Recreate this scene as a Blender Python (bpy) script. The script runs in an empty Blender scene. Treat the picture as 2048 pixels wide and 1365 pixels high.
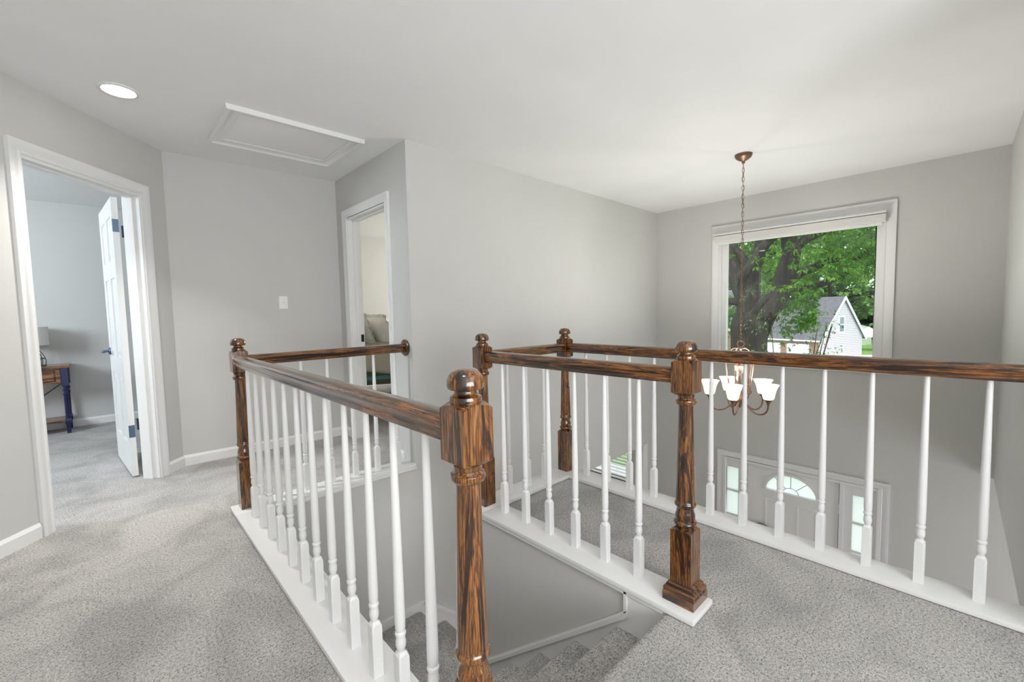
import bpy, bmesh, math, random
from mathutils import Vector, Matrix
PI = math.pi
S = bpy.context.scene
C = S.collection

# ---------------------------------------------------------------- camera, world, sun, exposure
CAM_H, FPX = 1.1652, 861.846
yaw, pitch, roll = math.radians(46.856), math.radians(3.811), math.radians(-1.183)
cam = bpy.data.objects.new('camera', bpy.data.cameras.new('camera'))
C.objects.link(cam)
cam.data.sensor_width = 36.0
cam.data.lens = 36.0 * FPX / 2048.0
cam.data.clip_start = 0.02
cam.data.clip_end = 600
def cam_matrix():
    sy, cy = math.sin(yaw), math.cos(yaw)
    M = Matrix(((sy, -cy, 0), (0, 0, -1), (cy, sy, 0)))          # world -> camera (x right, y down, z forward)
    cp, sp = math.cos(pitch), math.sin(pitch)
    P = Matrix(((1, 0, 0), (0, cp, -sp), (0, sp, cp)))
    cr, sr = math.cos(roll), math.sin(roll)
    Q = Matrix(((cr, -sr, 0), (sr, cr, 0), (0, 0, 1)))
    W = (Q @ P @ M).transposed()                                  # columns: camera axes in world
    R = Matrix((W.col[0], -W.col[1], -W.col[2])).transposed()
    return Matrix.Translation((0, 0, CAM_H)) @ R.to_4x4()
cam.matrix_world = cam_matrix()
S.camera = cam

S.view_settings.view_transform = 'Standard'
S.view_settings.look = 'None'
S.view_settings.gamma = 1.0
S.view_settings.use_curve_mapping = False
S.view_settings.exposure = 1.0
try:
    S.cycles.use_denoising = True
    S.cycles.max_bounces = 10
    S.cycles.diffuse_bounces = 6
    S.cycles.transmission_bounces = 8
    S.cycles.transparent_max_bounces = 12
    S.cycles.sample_clamp_indirect = 6.0
    S.cycles.caustics_reflective = False
    S.cycles.caustics_refractive = False
except Exception:
    pass

world = bpy.data.worlds.new('sky')
S.world = world
world.use_nodes = True
wb = world.node_tree.nodes['Background']
wb.inputs['Color'].default_value = (0.86, 0.94, 1.0, 1)
wb.inputs['Strength'].default_value = 1.0

def lamp(name, kind, loc, energy, color=(1, 1, 1), size=None, size_y=None, aim=None, radius=None, shape=None, spread=None):
    l = bpy.data.lights.new(name, kind)
    l.energy = energy
    l.color = color
    if kind == 'AREA':
        l.shape = shape or ('RECTANGLE' if size_y else 'SQUARE')
        l.size = size
        if size_y: l.size_y = size_y
        if spread: l.spread = math.radians(spread)
    elif radius is not None:
        l.shadow_soft_size = radius
    o = bpy.data.objects.new(name, l)
    C.objects.link(o)
    o.location = loc
    if aim is not None:
        o.rotation_euler = (Vector(aim) - Vector(loc)).to_track_quat('-Z', 'Y').to_euler()
    return o

sun = lamp('sun', 'SUN', (0, 0, 30), 1.7, (1.0, 0.95, 0.86), aim=(0.62 * 10, 0.30 * 10, 30 - 7.2), radius=None)
sun.data.angle = math.radians(2.0)
# area lamps out of view: added fill, plus the left bedroom's inferred window light
lamp('hall_added_fill', 'AREA', (0.15, -2.05, 1.25), 52, (0.985, 0.99, 1.0), 2.2, 1.6, aim=(0.5, 3, 4.6))  # added fill behind the camera; no known window at this spot
lamp('living_room_added_fill', 'AREA', (4.0, -2.75, -1.6), 31, (0.98, 0.98, 1.0), 2.2, 1.6, aim=(4.2, 2, -0.6))  # unseen fill added through the living room opening to lift the foyer
lamp('dining_room_added_fill', 'AREA', (4.2, 6.6, -1.4), 28, (0.95, 1.0, 0.98), 2.0, 1.4, aim=(4.2, 2, -1.4))  # added lamp on the unseen far side of the dining room
lamp('bedroom_daylight', 'AREA', (-3.0, 4.7, 1.85), 52, (0.82, 0.92, 1.0), 1.0, 1.0, aim=(0, 6.0, 1.9))
lamp('guest_bedroom_added_fill', 'AREA', (5.3, 5.2, 1.6), 38, (1.0, 0.98, 0.92), 1.2, 1.2, aim=(2, 5.0, 1.6))  # lamp added to brighten bed and pillows, with no known window here
lamp('hall_added_overhead_fill', 'AREA', (0.1, 0.4, 2.42), 2, (1.0, 0.97, 0.93), 0.15, shape='DISK', aim=(0.0, 0.6, 0), spread=115)  # overhead fill added out of view, without a fixture

# ---------------------------------------------------------------- materials
def new_mat(name):
    m = bpy.data.materials.new(name)
    m.use_nodes = True
    nt = m.node_tree
    return m, nt, nt.nodes['Principled BSDF'], nt.nodes['Material Output']
def N(nt, t, **kw):
    n = nt.nodes.new(t)
    for k, v in kw.items():
        if hasattr(n, k): setattr(n, k, v)
        else: n.inputs[k].default_value = v
    return n
def L(nt, a, b): nt.links.new(a, b)
def pos(nt, scale=(1, 1, 1), rot=(0, 0, 0)):
    g = N(nt, 'ShaderNodeNewGeometry')
    mp = N(nt, 'ShaderNodeMapping')
    mp.inputs['Scale'].default_value = scale
    mp.inputs['Rotation'].default_value = rot
    L(nt, g.outputs['Position'], mp.inputs['Vector'])
    return mp.outputs['Vector']
def noise(nt, vec, scale, detail=3.0, rough=0.55, dist=0.0):
    n = N(nt, 'ShaderNodeTexNoise')
    n.inputs['Scale'].default_value = scale
    n.inputs['Detail'].default_value = detail
    n.inputs['Roughness'].default_value = rough
    n.inputs['Distortion'].default_value = dist
    L(nt, vec, n.inputs['Vector'])
    return n.outputs['Fac']
def ramp(nt, fac, stops):
    r = N(nt, 'ShaderNodeValToRGB')
    e = r.color_ramp.elements
    while len(e) > 1: e.remove(e[0])
    e[0].position = stops[0][0]; e[0].color = stops[0][1] + (1,)
    for p, c in stops[1:]:
        k = e.new(p); k.color = c + (1,)
    L(nt, fac, r.inputs['Fac'])
    return r.outputs['Color']
def bump(nt, h, bsdf, strength, dist=0.002):
    b = N(nt, 'ShaderNodeBump')
    b.inputs['Strength'].default_value = strength
    b.inputs['Distance'].default_value = dist
    L(nt, h, b.inputs['Height'])
    L(nt, b.outputs['Normal'], bsdf.inputs['Normal'])
def plain(name, col, rough=0.5, metal=0.0, bumps=0.0, bscale=120.0, var=0.0):
    m, nt, b, o = new_mat(name)
    b.inputs['Roughness'].default_value = rough
    b.inputs['Metallic'].default_value = metal
    v = pos(nt)
    f = noise(nt, v, 3.0 if var else bscale)
    if var:
        a = tuple(x * (1 - var) for x in col); c = tuple(min(1, x * (1 + var)) for x in col)
        L(nt, ramp(nt, f, [(0.3, a), (0.7, c)]), b.inputs['Base Color'])
    else:
        b.inputs['Base Color'].default_value = col + (1,)
    if bumps: bump(nt, noise(nt, v, bscale), b, bumps, 0.001)
    return m
def paint(name, col, rough=0.75):
    return plain(name, col, rough, 0, 0.08, 260.0, 0.012)

M = {}
M['wall'] = paint('wall_paint', (0.56, 0.555, 0.535))
M['ceiling'] = paint('ceiling_paint', (0.80, 0.80, 0.795), 0.85)
M['white'] = plain('white_trim_paint', (0.755, 0.752, 0.745), 0.35, 0, 0.03, 90, 0.01)
M['white_plastic'] = plain('white_plastic', (0.80, 0.79, 0.77), 0.4)
def carpet():
    m, nt, b, o = new_mat('carpet')
    v = pos(nt)
    f1 = noise(nt, v, 230.0, 3.0, 0.75)
    f2 = noise(nt, v, 105.0, 3.0, 0.6)
    f3 = noise(nt, v, 2.6, 3.0, 0.6, 0.8)
    mx = N(nt, 'ShaderNodeMath', operation='MULTIPLY_ADD'); mx.inputs[1].default_value = 0.65
    L(nt, f1, mx.inputs[0])
    mz = N(nt, 'ShaderNodeMath', operation='MULTIPLY'); mz.inputs[1].default_value = 0.35
    L(nt, f2, mz.inputs[0]); L(nt, mz.outputs[0], mx.inputs[2])
    col = ramp(nt, mx.outputs[0], [(0.39, (0.075, 0.072, 0.068)), (0.45, (0.32, 0.31, 0.297)), (0.53, (0.51, 0.495, 0.478)), (0.66, (0.70, 0.685, 0.665))])
    blot = ramp(nt, f3, [(0.36, (0.80, 0.795, 0.79)), (0.60, (1.10, 1.09, 1.085))])
    mm = N(nt, 'ShaderNodeMix', data_type='RGBA', blend_type='MULTIPLY')
    mm.inputs[0].default_value = 1.0
    L(nt, col, mm.inputs[6]); L(nt, blot, mm.inputs[7])
    L(nt, mm.outputs[2], b.inputs['Base Color'])
    b.inputs['Roughness'].default_value = 1.0
    b.inputs['Specular IOR Level'].default_value = 0.1
    b.inputs['Sheen Weight'].default_value = 0.15
    bump(nt, mx.outputs[0], b, 0.9, 0.006)
    return m
M['carpet'] = carpet()
def wood(name, axis, tone=1.0, gloss=0.2):
    m, nt, b, o = new_mat(name)
    along, across = 2.2, 26.0
    sc = [across] * 3; sc[axis] = along
    v = pos(nt, tuple(sc))
    big = noise(nt, v, 1.0, 4.0, 0.65, 1.6)
    sc2 = [230.0] * 3; sc2[axis] = 9.0
    fine = noise(nt, pos(nt, tuple(sc2)), 1.0, 3.0, 0.7)
    t = tone
    col = ramp(nt, big, [(0.33, (0.012 * t, 0.005 * t, 0.003 * t)), (0.44, (0.055 * t, 0.018 * t, 0.007 * t)), (0.53, (0.30 * t, 0.115 * t, 0.022 * t)),
                         (0.60, (0.12 * t, 0.042 * t, 0.010 * t)), (0.74, (0.42 * t, 0.21 * t, 0.070 * t))])
    fin = ramp(nt, fine, [(0.42, (0.16, 0.13, 0.11)), (0.55, (1.0, 1.0, 1.0))])
    mm = N(nt, 'ShaderNodeMix', data_type='RGBA', blend_type='MULTIPLY')
    mm.inputs[0].default_value = 0.85
    L(nt, col, mm.inputs[6]); L(nt, fin, mm.inputs[7])
    L(nt, mm.outputs[2], b.inputs['Base Color'])
    b.inputs['Roughness'].default_value = gloss
    b.inputs['Coat Weight'].default_value = 0.8
    b.inputs['Coat Roughness'].default_value = 0.12
    bump(nt, fine, b, 0.10, 0.001)
    return m
M['wood_z'] = wood('stained_oak_upright', 2)
M['wood_x'] = wood('stained_oak_lengthwise', 0)
M['wood_y'] = wood('stained_oak_crosswise', 1)
M['table_wood'] = wood('brown_table_wood', 0, 1.5, 0.55)
M['bronze'] = plain('bronze_metal', (0.26, 0.155, 0.105), 0.38, 0.75, 0.05, 60, 0.15)
M['dark_metal'] = plain('dark_blued_metal', (0.10, 0.145, 0.22), 0.35, 0.7)
M['black'] = plain('black_metal', (0.012, 0.013, 0.02), 0.4, 0.4)
M['navy'] = plain('navy_paint', (0.012, 0.016, 0.075), 0.35)
M['pin'] = plain('worn_steel', (0.32, 0.33, 0.35), 0.35, 0.9)
M['linen'] = plain('white_linen', (0.78, 0.76, 0.71), 0.9, 0, 0.5, 28, 0.04)
M['quilt'] = plain('olive_grey_cotton', (0.40, 0.385, 0.30), 0.9, 0, 0.7, 24, 0.08)
M['teal'] = plain('teal_painted_wood', (0.035, 0.16, 0.16), 0.5)
M['headboard'] = plain('shaded_olive_fabric', (0.17, 0.17, 0.095), 0.9, 0, 0.3, 200)  # dark olive also takes in the shadow beside the pillows
M['shade'] = plain('lamp_shade_linen', (0.84, 0.82, 0.78), 0.9, 0, 0.2, 300)
M['tan_wood'] = plain('pale_foyer_floor', (0.56, 0.53, 0.49), 0.5)
M['dark_gap'] = plain('dark_rubber_seal', (0.04, 0.04, 0.04), 0.8)
M['wreath'] = plain('brown_twigs', (0.22, 0.19, 0.17), 0.9, 0, 0.8, 60, 0.3)
def emit(name, col, s):
    m, nt, b, o = new_mat(name)
    b.inputs['Base Color'].default_value = col + (1,)
    b.inputs['Emission Color'].default_value = col + (1,)
    b.inputs['Emission Strength'].default_value = s
    v = pos(nt); f = noise(nt, v, 5.0)
    return m
M['lens'] = emit('lit_lens', (1.0, 0.985, 0.95), 6.0)
def alabaster():
    m, nt, b, o = new_mat('lit_alabaster_glass')
    b.inputs['Base Color'].default_value = (0.92, 0.88, 0.80, 1); b.inputs['Roughness'].default_value = 0.35
    b.inputs['Emission Color'].default_value = (1.0, 0.92, 0.80, 1); b.inputs['Emission Strength'].default_value = 0.3
    tl = N(nt, 'ShaderNodeBsdfTranslucent'); tl.inputs['Color'].default_value = (0.93, 0.88, 0.80, 1)
    mx = N(nt, 'ShaderNodeMixShader'); mx.inputs[0].default_value = 0.6
    L(nt, b.outputs[0], mx.inputs[1]); L(nt, tl.outputs[0], mx.inputs[2]); L(nt, mx.outputs[0], o.inputs['Surface'])
    return m
M['glass_shade'] = alabaster()
M['blind'] = plain('woven_blind_fabric', (0.66, 0.64, 0.61), 0.85, 0, 0.3, 250, 0.02)
def glass():
    m, nt, b, o = new_mat('window_glass')
    nt.nodes.remove(b)
    tr = N(nt, 'ShaderNodeBsdfTransparent'); gl = N(nt, 'ShaderNodeBsdfGlossy')
    tr.inputs['Color'].default_value = (0.98, 0.985, 0.985, 1)
    gl.inputs['Roughness'].default_value = 0.02
    mx = N(nt, 'ShaderNodeMixShader'); mx.inputs[0].default_value = 0.05
    L(nt, tr.outputs[0], mx.inputs[1]); L(nt, gl.outputs[0], mx.inputs[2]); L(nt, mx.outputs[0], o.inputs['Surface'])
    return m
M['glass'] = glass()
def frosted():
    m, nt, b, o = new_mat('frosted_door_glass')
    nt.nodes.remove(b)
    tl = N(nt, 'ShaderNodeBsdfTranslucent'); tl.inputs['Color'].default_value = (1.0, 1.0, 1.0, 1)
    tr = N(nt, 'ShaderNodeBsdfTransparent'); tr.inputs['Color'].default_value = (0.96, 1.0, 0.98, 1)
    mx = N(nt, 'ShaderNodeMixShader'); mx.inputs[0].default_value = 0.08
    L(nt, tl.outputs[0], mx.inputs[1]); L(nt, tr.outputs[0], mx.inputs[2]); L(nt, mx.outputs[0], o.inputs['Surface'])
    return m
M['frosted'] = frosted()
# outdoors
def leaf_mat(name, a, b_, c):
    m, nt, b, o = new_mat(name)
    nt.nodes.remove(b)
    v = pos(nt)
    col = ramp(nt, noise(nt, v, 2.2, 4.0, 0.7), [(0.3, a), (0.5, b_), (0.68, c)])
    d = N(nt, 'ShaderNodeBsdfDiffuse'); t = N(nt, 'ShaderNodeBsdfTranslucent')
    L(nt, col, d.inputs['Color']); L(nt, col, t.inputs['Color'])
    mx = N(nt, 'ShaderNodeMixShader'); mx.inputs[0].default_value = 0.45
    L(nt, d.outputs[0], mx.inputs[1]); L(nt, t.outputs[0], mx.inputs[2]); L(nt, mx.outputs[0], o.inputs['Surface'])
    return m
M['leaf'] = leaf_mat('green_leaves', (0.040, 0.11, 0.020), (0.11, 0.27, 0.040), (0.28, 0.48, 0.07))
M['leaf_far'] = leaf_mat('far_leaves', (0.06, 0.15, 0.05), (0.16, 0.34, 0.09), (0.36, 0.52, 0.18))
M['leaf_dark'] = leaf_mat('dark_leaves', (0.010, 0.035, 0.022), (0.022, 0.065, 0.035), (0.05, 0.12, 0.05))  # darker green ramp for the small dense trees
def bark():
    m, nt, b, o = new_mat('bark')
    v = pos(nt, (14, 14, 2.2))
    f = noise(nt, v, 1.0, 5.0, 0.7, 0.8)
    L(nt, ramp(nt, f, [(0.35, (0.012, 0.010, 0.008)), (0.55, (0.038, 0.033, 0.026)), (0.75, (0.095, 0.085, 0.07))]), b.inputs['Base Color'])
    b.inputs['Roughness'].default_value = 0.95
    bump(nt, f, b, 1.0, 0.05)
    return m
M['bark'] = bark()
M['grass'] = plain('lawn', (0.15, 0.29, 0.055), 0.95, 0, 0.8, 20, 0.25)
M['asphalt'] = plain('pale_driveway', (0.74, 0.73, 0.71), 0.9, 0, 0, 8, 0.05)
M['roof'] = plain('grey_shingles', (0.12, 0.12, 0.14), 0.9, 0, 0.5, 9, 0.15)
def siding():
    m, nt, b, o = new_mat('white_lap_siding')
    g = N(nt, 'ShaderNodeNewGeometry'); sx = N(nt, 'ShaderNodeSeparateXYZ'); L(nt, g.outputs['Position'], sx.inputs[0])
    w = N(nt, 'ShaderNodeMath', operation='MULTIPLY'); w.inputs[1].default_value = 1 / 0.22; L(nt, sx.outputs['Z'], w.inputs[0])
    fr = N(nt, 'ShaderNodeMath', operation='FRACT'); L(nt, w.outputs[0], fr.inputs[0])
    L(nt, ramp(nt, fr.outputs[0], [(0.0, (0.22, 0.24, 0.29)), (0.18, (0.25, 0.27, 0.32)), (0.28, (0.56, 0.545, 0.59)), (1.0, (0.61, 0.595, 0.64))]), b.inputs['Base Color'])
    b.inputs['Roughness'].default_value = 0.6
    bump(nt, fr.outputs[0], b, 0.6, 0.03)
    return m
M['siding'] = siding()
def brick():
    m, nt, b, o = new_mat('red_brown_brick')
    t = N(nt, 'ShaderNodeTexBrick')
    t.inputs['Color1'].default_value = (0.17, 0.075, 0.05, 1); t.inputs['Color2'].default_value = (0.28, 0.16, 0.11, 1)
    t.inputs['Mortar'].default_value = (0.30, 0.28, 0.25, 1)
    t.inputs['Scale'].default_value = 2.2
    g = N(nt, 'ShaderNodeNewGeometry'); mp = N(nt, 'ShaderNodeMapping')
    mp.inputs['Rotation'].default_value = (PI / 2, 0, 0)
    L(nt, g.outputs['Position'], mp.inputs['Vector'])
    cx = N(nt, 'ShaderNodeSeparateXYZ'); L(nt, g.outputs['Position'], cx.inputs[0])
    cb = N(nt, 'ShaderNodeCombineXYZ'); L(nt, cx.outputs['Y'], cb.inputs['X']); L(nt, cx.outputs['Z'], cb.inputs['Y'])
    L(nt, cb.outputs[0], t.inputs['Vector'])
    L(nt, t.outputs['Color'], b.inputs['Base Color']); b.inputs['Roughness'].default_value = 0.9
    return m
M['brick'] = brick()
M['garage'] = plain('white_garage_panel', (0.74, 0.82, 0.84), 0.5)
M['dark_glass'] = plain('dark_window_pane', (0.16, 0.22, 0.26), 0.1)
M['shutter'] = plain('dark_green_shutter', (0.03, 0.07, 0.06), 0.6)
M['shed'] = plain('pale_green_shed_boards', (0.42, 0.52, 0.42), 0.8, 0, 0.2, 6, 0.06)
M['canvas'] = plain('white_canvas', (0.86, 0.88, 0.90), 0.7)

# ---------------------------------------------------------------- mesh helpers
class MB:
    def __init__(s): s.v = []; s.f = []
    def add(s, vs, fs):
        o = len(s.v); s.v += [tuple(p) for p in vs]; s.f += [tuple(i + o for i in f) for f in fs]; return s
    def box(s, x0, x1, y0, y1, z0, z1):
        v = [(x0, y0, z0), (x1, y0, z0), (x1, y1, z0), (x0, y1, z0), (x0, y0, z1), (x1, y0, z1), (x1, y1, z1), (x0, y1, z1)]
        return s.add(v, [(3, 2, 1, 0), (4, 5, 6, 7), (0, 1, 5, 4), (1, 2, 6, 5), (2, 3, 7, 6), (3, 0, 4, 7)])
    def rings(s, rs, cap=True, closed=False):
        n = len(rs[0]); o = len(s.v)
        for r in rs: s.v += [tuple(p) for p in r]
        m = len(rs)
        for i in range(m if closed else m - 1):
            a = o + i * n; b = o + ((i + 1) % m) * n
            for k in range(n): s.f.append((a + k, a + (k + 1) % n, b + (k + 1) % n, b + k))
        if cap and not closed:
            s.f.append(tuple(o + k for k in reversed(range(n)))); s.f.append(tuple(o + (m - 1) * n + k for k in range(n)))
        return s
    def lathe(s, prof, seg=20, c=(0, 0, 0), cap=True):
        return s.rings([[(c[0] + r * math.cos(2 * PI * k / seg), c[1] + r * math.sin(2 * PI * k / seg), c[2] + z) for k in range(seg)] for r, z in prof], cap)
    def sq(s, prof, c=(0, 0)):
        return s.rings([[(c[0] + h * a, c[1] + h * b, z) for a, b in ((-1, -1), (1, -1), (1, 1), (-1, 1))] for h, z in prof])
    def tube(s, pts, r, seg=8, cap=True):
        P = [Vector(p) for p in pts]; R = r if isinstance(r, (list, tuple)) else [r] * len(P)
        T = []
        for i in range(len(P)):
            a = P[max(i - 1, 0)]; b = P[min(i + 1, len(P) - 1)]; T.append((b - a).normalized())
        up = Vector((0, 0, 1)) if abs(T[0].z) < 0.9 else Vector((1, 0, 0))
        u = T[0].cross(up).normalized(); rs = []
        for i in range(len(P)):
            u = (u - T[i] * u.dot(T[i])).normalized(); w = T[i].cross(u)
            rs.append([P[i] + (u * math.cos(2 * PI * k / seg) + w * math.sin(2 * PI * k / seg)) * R[i] for k in range(seg)])
        return s.rings(rs, cap)
    def prism(s, poly, axis, a, b):
        def P(p, t): return {'x': (t, p[0], p[1]), 'y': (p[0], t, p[1]), 'z': (p[0], p[1], t)}[axis]
        return s.rings([[P(p, a) for p in poly], [P(p, b) for p in poly]])
    def xf(s, fn): s.v = [tuple(fn(Vector(p))) for p in s.v]; return s
    def build(s, name, mat, parent=None, smooth=None, bevel=0, loc=None, rot=None, kind=None):
        me = bpy.data.meshes.new(name); me.from_pydata(s.v, [], s.f)
        bm = bmesh.new(); bm.from_mesh(me)
        bmesh.ops.remove_doubles(bm, verts=bm.verts, dist=1e-6)
        bmesh.ops.recalc_face_normals(bm, faces=bm.faces)
        if bevel: bmesh.ops.bevel(bm, geom=[e for e in bm.edges if len(e.link_faces) == 2 and e.calc_face_angle(0) > 0.5], offset=bevel, segments=2, affect='EDGES', profile=0.6)
        bm.to_mesh(me); bm.free()
        me.materials.append(mat)
        if smooth is not None:
            for p in me.polygons: p.use_smooth = True
            try: me.set_sharp_from_angle(angle=math.radians(smooth))
            except Exception: pass
        o = bpy.data.objects.new(name, me); C.objects.link(o)
        if loc: o.location = loc
        if rot: o.rotation_euler = rot
        if parent: o.parent = parent
        if kind: o['kind'] = kind
        return o
def raw(name, v, f, mat, parent=None):
    me = bpy.data.meshes.new(name); me.from_pydata(v, [], f); me.materials.append(mat)
    o = bpy.data.objects.new(name, me); C.objects.link(o)
    if parent: o.parent = parent
    return o
def tag(o, label, cat, group=None):
    o['label'] = label; o['category'] = cat
    if group: o['group'] = group
    return o
def thing(name, loc=(0, 0, 0), rz=0, label=None, cat=None, group=None):
    o = bpy.data.objects.new(name, None); C.objects.link(o); o.location = loc; o.rotation_euler = (0, 0, rz)
    o.empty_display_size = 0.1
    if label: tag(o, label, cat, group)
    return o
def struct(o, label=None):
    o['kind'] = 'structure'
    if label: o['label'] = label
    return o
def dup(root, loc, rz=None, label=None, group=None):
    r = root.copy(); C.objects.link(r); r.location = loc
    if rz is not None: r.rotation_euler = (0, 0, rz)
    if label: r['label'] = label
    if group: r['group'] = group
    for ch in list(root.children):
        c = ch.copy(); C.objects.link(c); c.parent = r
        for g in list(ch.children):
            d = g.copy(); C.objects.link(d); d.parent = c
    return r
ORD = ['first', 'second', 'third', 'fourth', 'fifth', 'sixth', 'seventh', 'eighth', 'ninth', 'tenth', 'eleventh', 'twelfth', 'thirteenth']

# ---------------------------------------------------------------- the shell
ZC = 2.44; ZF = -2.69
def longskew(p): p.y += 0.0125 * (p.x - 1.66) - 0.021; return p        # the long wall is a hair out of square
def backskew(p): p.y += -0.046 * (p.x - 0.38) + 0.022; return p
# floors
f = MB()
f.box(-1.05, 0.52, -2.2, 3.0, -0.30, 0).box(-1.05, 1.68, 3.0, 4.30, -0.30, 0).box(0.52, 2.32, -2.2, 0.70, -0.30, 0)
f.box(1.58, 2.32, 0.70, 1.96, -0.30, 0)
struct(f.build('floor', M['carpet']), 'grey cut pile carpet of the upstairs hall and balcony')
struct(MB().box(-3.3, -1.05, 2.5, 6.9, -0.3, 0).box(-1.05, 1.67, 4.30, 6.9, -0.3, 0).build('floor_left_bedroom', M['carpet']))
struct(MB().box(1.68, 5.4, 3.05, 6.9, -0.3, 0).build('floor_right_bedroom', M['carpet']))
struct(MB().box(0.5, 5.55, -3.2, 7.0, ZF - 0.2, ZF).build('floor_foyer', M['tan_wood']))
struct(MB().box(-3.4, 5.6, -2.4, 7.0, ZC, ZC + 0.2).build('ceiling', M['ceiling']))
struct(MB().box(1.60, 2.43, -0.3, 2.03, -0.34, -0.301).build('ceiling_underside', M['ceiling']))
# long wall of the foyer with the dining opening below
w = MB()
w.box(1.66, 5.42, 2.89, 3.005, -0.636, -0.02).box(1.775, 5.42, 2.89, 3.005, -0.02, ZC).box(0.5, 1.66, 2.89, 3.005, ZF, 0.0).box(1.66, 3.55, 2.89, 3.005, ZF, -0.636).box(5.13, 5.42, 2.89, 3.005, ZF, -0.636)
struct(w.xf(longskew).build('wall_long', M['wall']))
# wall with the second doorway
w = MB()
w.box(1.66, 1.775, 2.89, 3.005, -0.02, ZC).xf(longskew)
w.box(1.66, 1.775, 2.984, 3.205, -0.02, 2.055).box(1.66, 1.775, 3.955, 4.30, 0, 2.055).box(1.66, 1.775, 2.984, 4.30, 2.055, ZC)
w.box(1.66, 1.775, 4.30, 6.9, 0, ZC)
struct(w.build('wall_doorway', M['wall']))
struct(MB().box(0.36, 1.66, 4.222, 4.337, 0, ZC).xf(backskew).build('wall_back', M['wall']))
# diagonal wall with the first doorway: local x runs from the corner towards the camera, local y into the bedroom
DA = Vector((0.38, 4.245, 0)); DROT = math.atan2(-0.762, -0.648)
def diag(o): o.location = DA; o.rotation_euler = (0, 0, DROT); return o
# with this rotation local +y points away from the bedroom; bedroom side is local -y... build with y in [-0.115, 0]
w = MB(); w.box(-0.05, 0.25, -0.115, 0, 0, 2.05).box(1.02, 2.25, -0.115, 0, 0, 2.05).box(-0.05, 2.25, -0.115, 0, 2.05, ZC)
struct(diag(w.build('wall_left', M['wall'])))
struct(MB().box(-1.20, -1.08, -2.3, 2.55, 0, ZC).build('wall_side', M['wall']))
w = MB(); w.box(-1.2, 2.4, -2.32, -2.2, 0, 0.45).box(-1.2, 2.4, -2.32, -2.2, 2.2, ZC).box(-1.2, -1.0, -2.32, -2.2, 0.45, 2.2).box(1.3, 2.4, -2.32, -2.2, 0.45, 2.2)  # opening added in the unseen rear wall to let light in
struct(w.build('wall_rear', M['wall']))
# right wall: upper storey, stops above the living room opening
def rskew(p): p.y += 0.016 * (p.x - 5.42); return p
w = MB(); w.box(2.32, 5.42, -0.30, -0.178, -0.34, ZC)
struct(w.xf(rskew).build('wall_right', M['wall']))
struct(MB().box(2.2, 2.32, -2.3, -0.30, 0, ZC).build('wall_right_return', M['wall']))
# front wall with window, entry and dining window
w = MB(); X0, X1 = 5.42, 5.56
w.box(X0, X1, -3.2, 0.55, ZF, ZC).box(X0, X1, 0.55, 0.59, -0.64, ZC).box(X0, X1, 0.59, 2.095, 2.05, ZC).box(X0, X1, 0.59, 2.095, -0.64, 0.585)
w.box(X0, X1, 2.095, 3.36, -0.64, ZC).box(X0, X1, 2.02, 3.36, ZF, -0.64).box(X0, X1, 3.36, 4.7, ZF, -1.36).box(X0, X1, 3.36, 4.7, -0.2, ZC).box(X0, X1, 4.7, 7.0, ZF, ZC)
struct(w.build('wall_front', M['wall']))
# stairwell side walls
struct(MB().box(1.515, 1.60, 0.775, 2.03, -2.69, 0.0).build('wall_stairs', M['wall']))
struct(MB().box(0.53, 0.615, 0.70, 2.885, -2.69, 0.0).build('wall_stairs_left', M['wall']))
struct(MB().box(0.53, 1.6, 0.56, 0.69, -2.69, -0.3).build('wall_stairs_end', M['wall']))
# bedroom shells
struct(MB().box(-3.3, 1.66, 6.77, 6.9, 0, ZC).build('wall_left_bedroom_back', M['wall']))
struct(MB().box(-3.32, -3.2, 2.5, 6.9, 0, ZC).box(-3.3, -1.05, 2.45, 2.55, 0, ZC).build('wall_left_bedroom_side', M['wall']))
struct(MB().box(1.775, 5.4, 6.77, 6.9, 0, ZC).build('wall_right_bedroom_back', M['wall']))
# lower rooms
struct(MB().box(3.4, 5.5, 6.9, 7.0, ZF, -0.3).box(1.2, 1.3, 2.9, 7.0, ZF, -0.3).box(1.3, 3.4, 6.9, 7.0, ZF, -0.3).build('wall_dining', M['wall']))
struct(MB().box(1.2, 5.42, 3.01, 6.9, -0.34, -0.301).build('ceiling_dining', M['ceiling']))
struct(MB().box(0.5, 5.5, -3.2, -3.1, ZF, -0.3).box(0.45, 0.55, -3.2, 0.6, ZF, -0.3).build('wall_living', M['wall']))
struct(MB().box(0.5, 5.42, -3.1, -0.31, -0.34, -0.301).build('ceiling_living', M['ceiling']))

# baseboards
def base_profile(h=0.083, t=0.014): return [(0, 0), (t, 0), (t, h - 0.018), (t * 0.55, h - 0.006), (t * 0.35, h), (0, h)]
def baseboard(name, p0, p1, z=0.0, h=0.083):
    # wall face runs p0->p1, room on its right-hand side
    a = Vector(p0 + (0,)); b = Vector(p1 + (0,)); d = (b - a).normalized(); n = Vector((d.y, -d.x, 0))
    m = MB(); m.rings([[q + n * u + Vector((0, 0, z + v)) for u, v in base_profile(h)] for q in (a, b)])
    return struct(m.build(name, M['white']))
dd = Vector((-0.648, -0.762)).normalized()
def dpt(t, off=0.0):
    n = Vector((0.762, -0.648)); p = Vector((DA.x, DA.y)) + dd * t + n * off; return (p.x, p.y)
baseboard('baseboard_left', dpt(2.25), dpt(1.10))
baseboard('baseboard_left_corner', dpt(0.18), dpt(-0.005))
baseboard('baseboard_back', (0.38, 4.245), (1.66, 4.186))
baseboard('baseboard_doorway', (1.66, 4.19), (1.66, 4.03))
baseboard('baseboard_doorway_near', (1.66, 3.13), (1.66, 3.04))
baseboard('baseboard_left_bedroom', (-3.2, 6.77), (1.66, 6.77))
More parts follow.
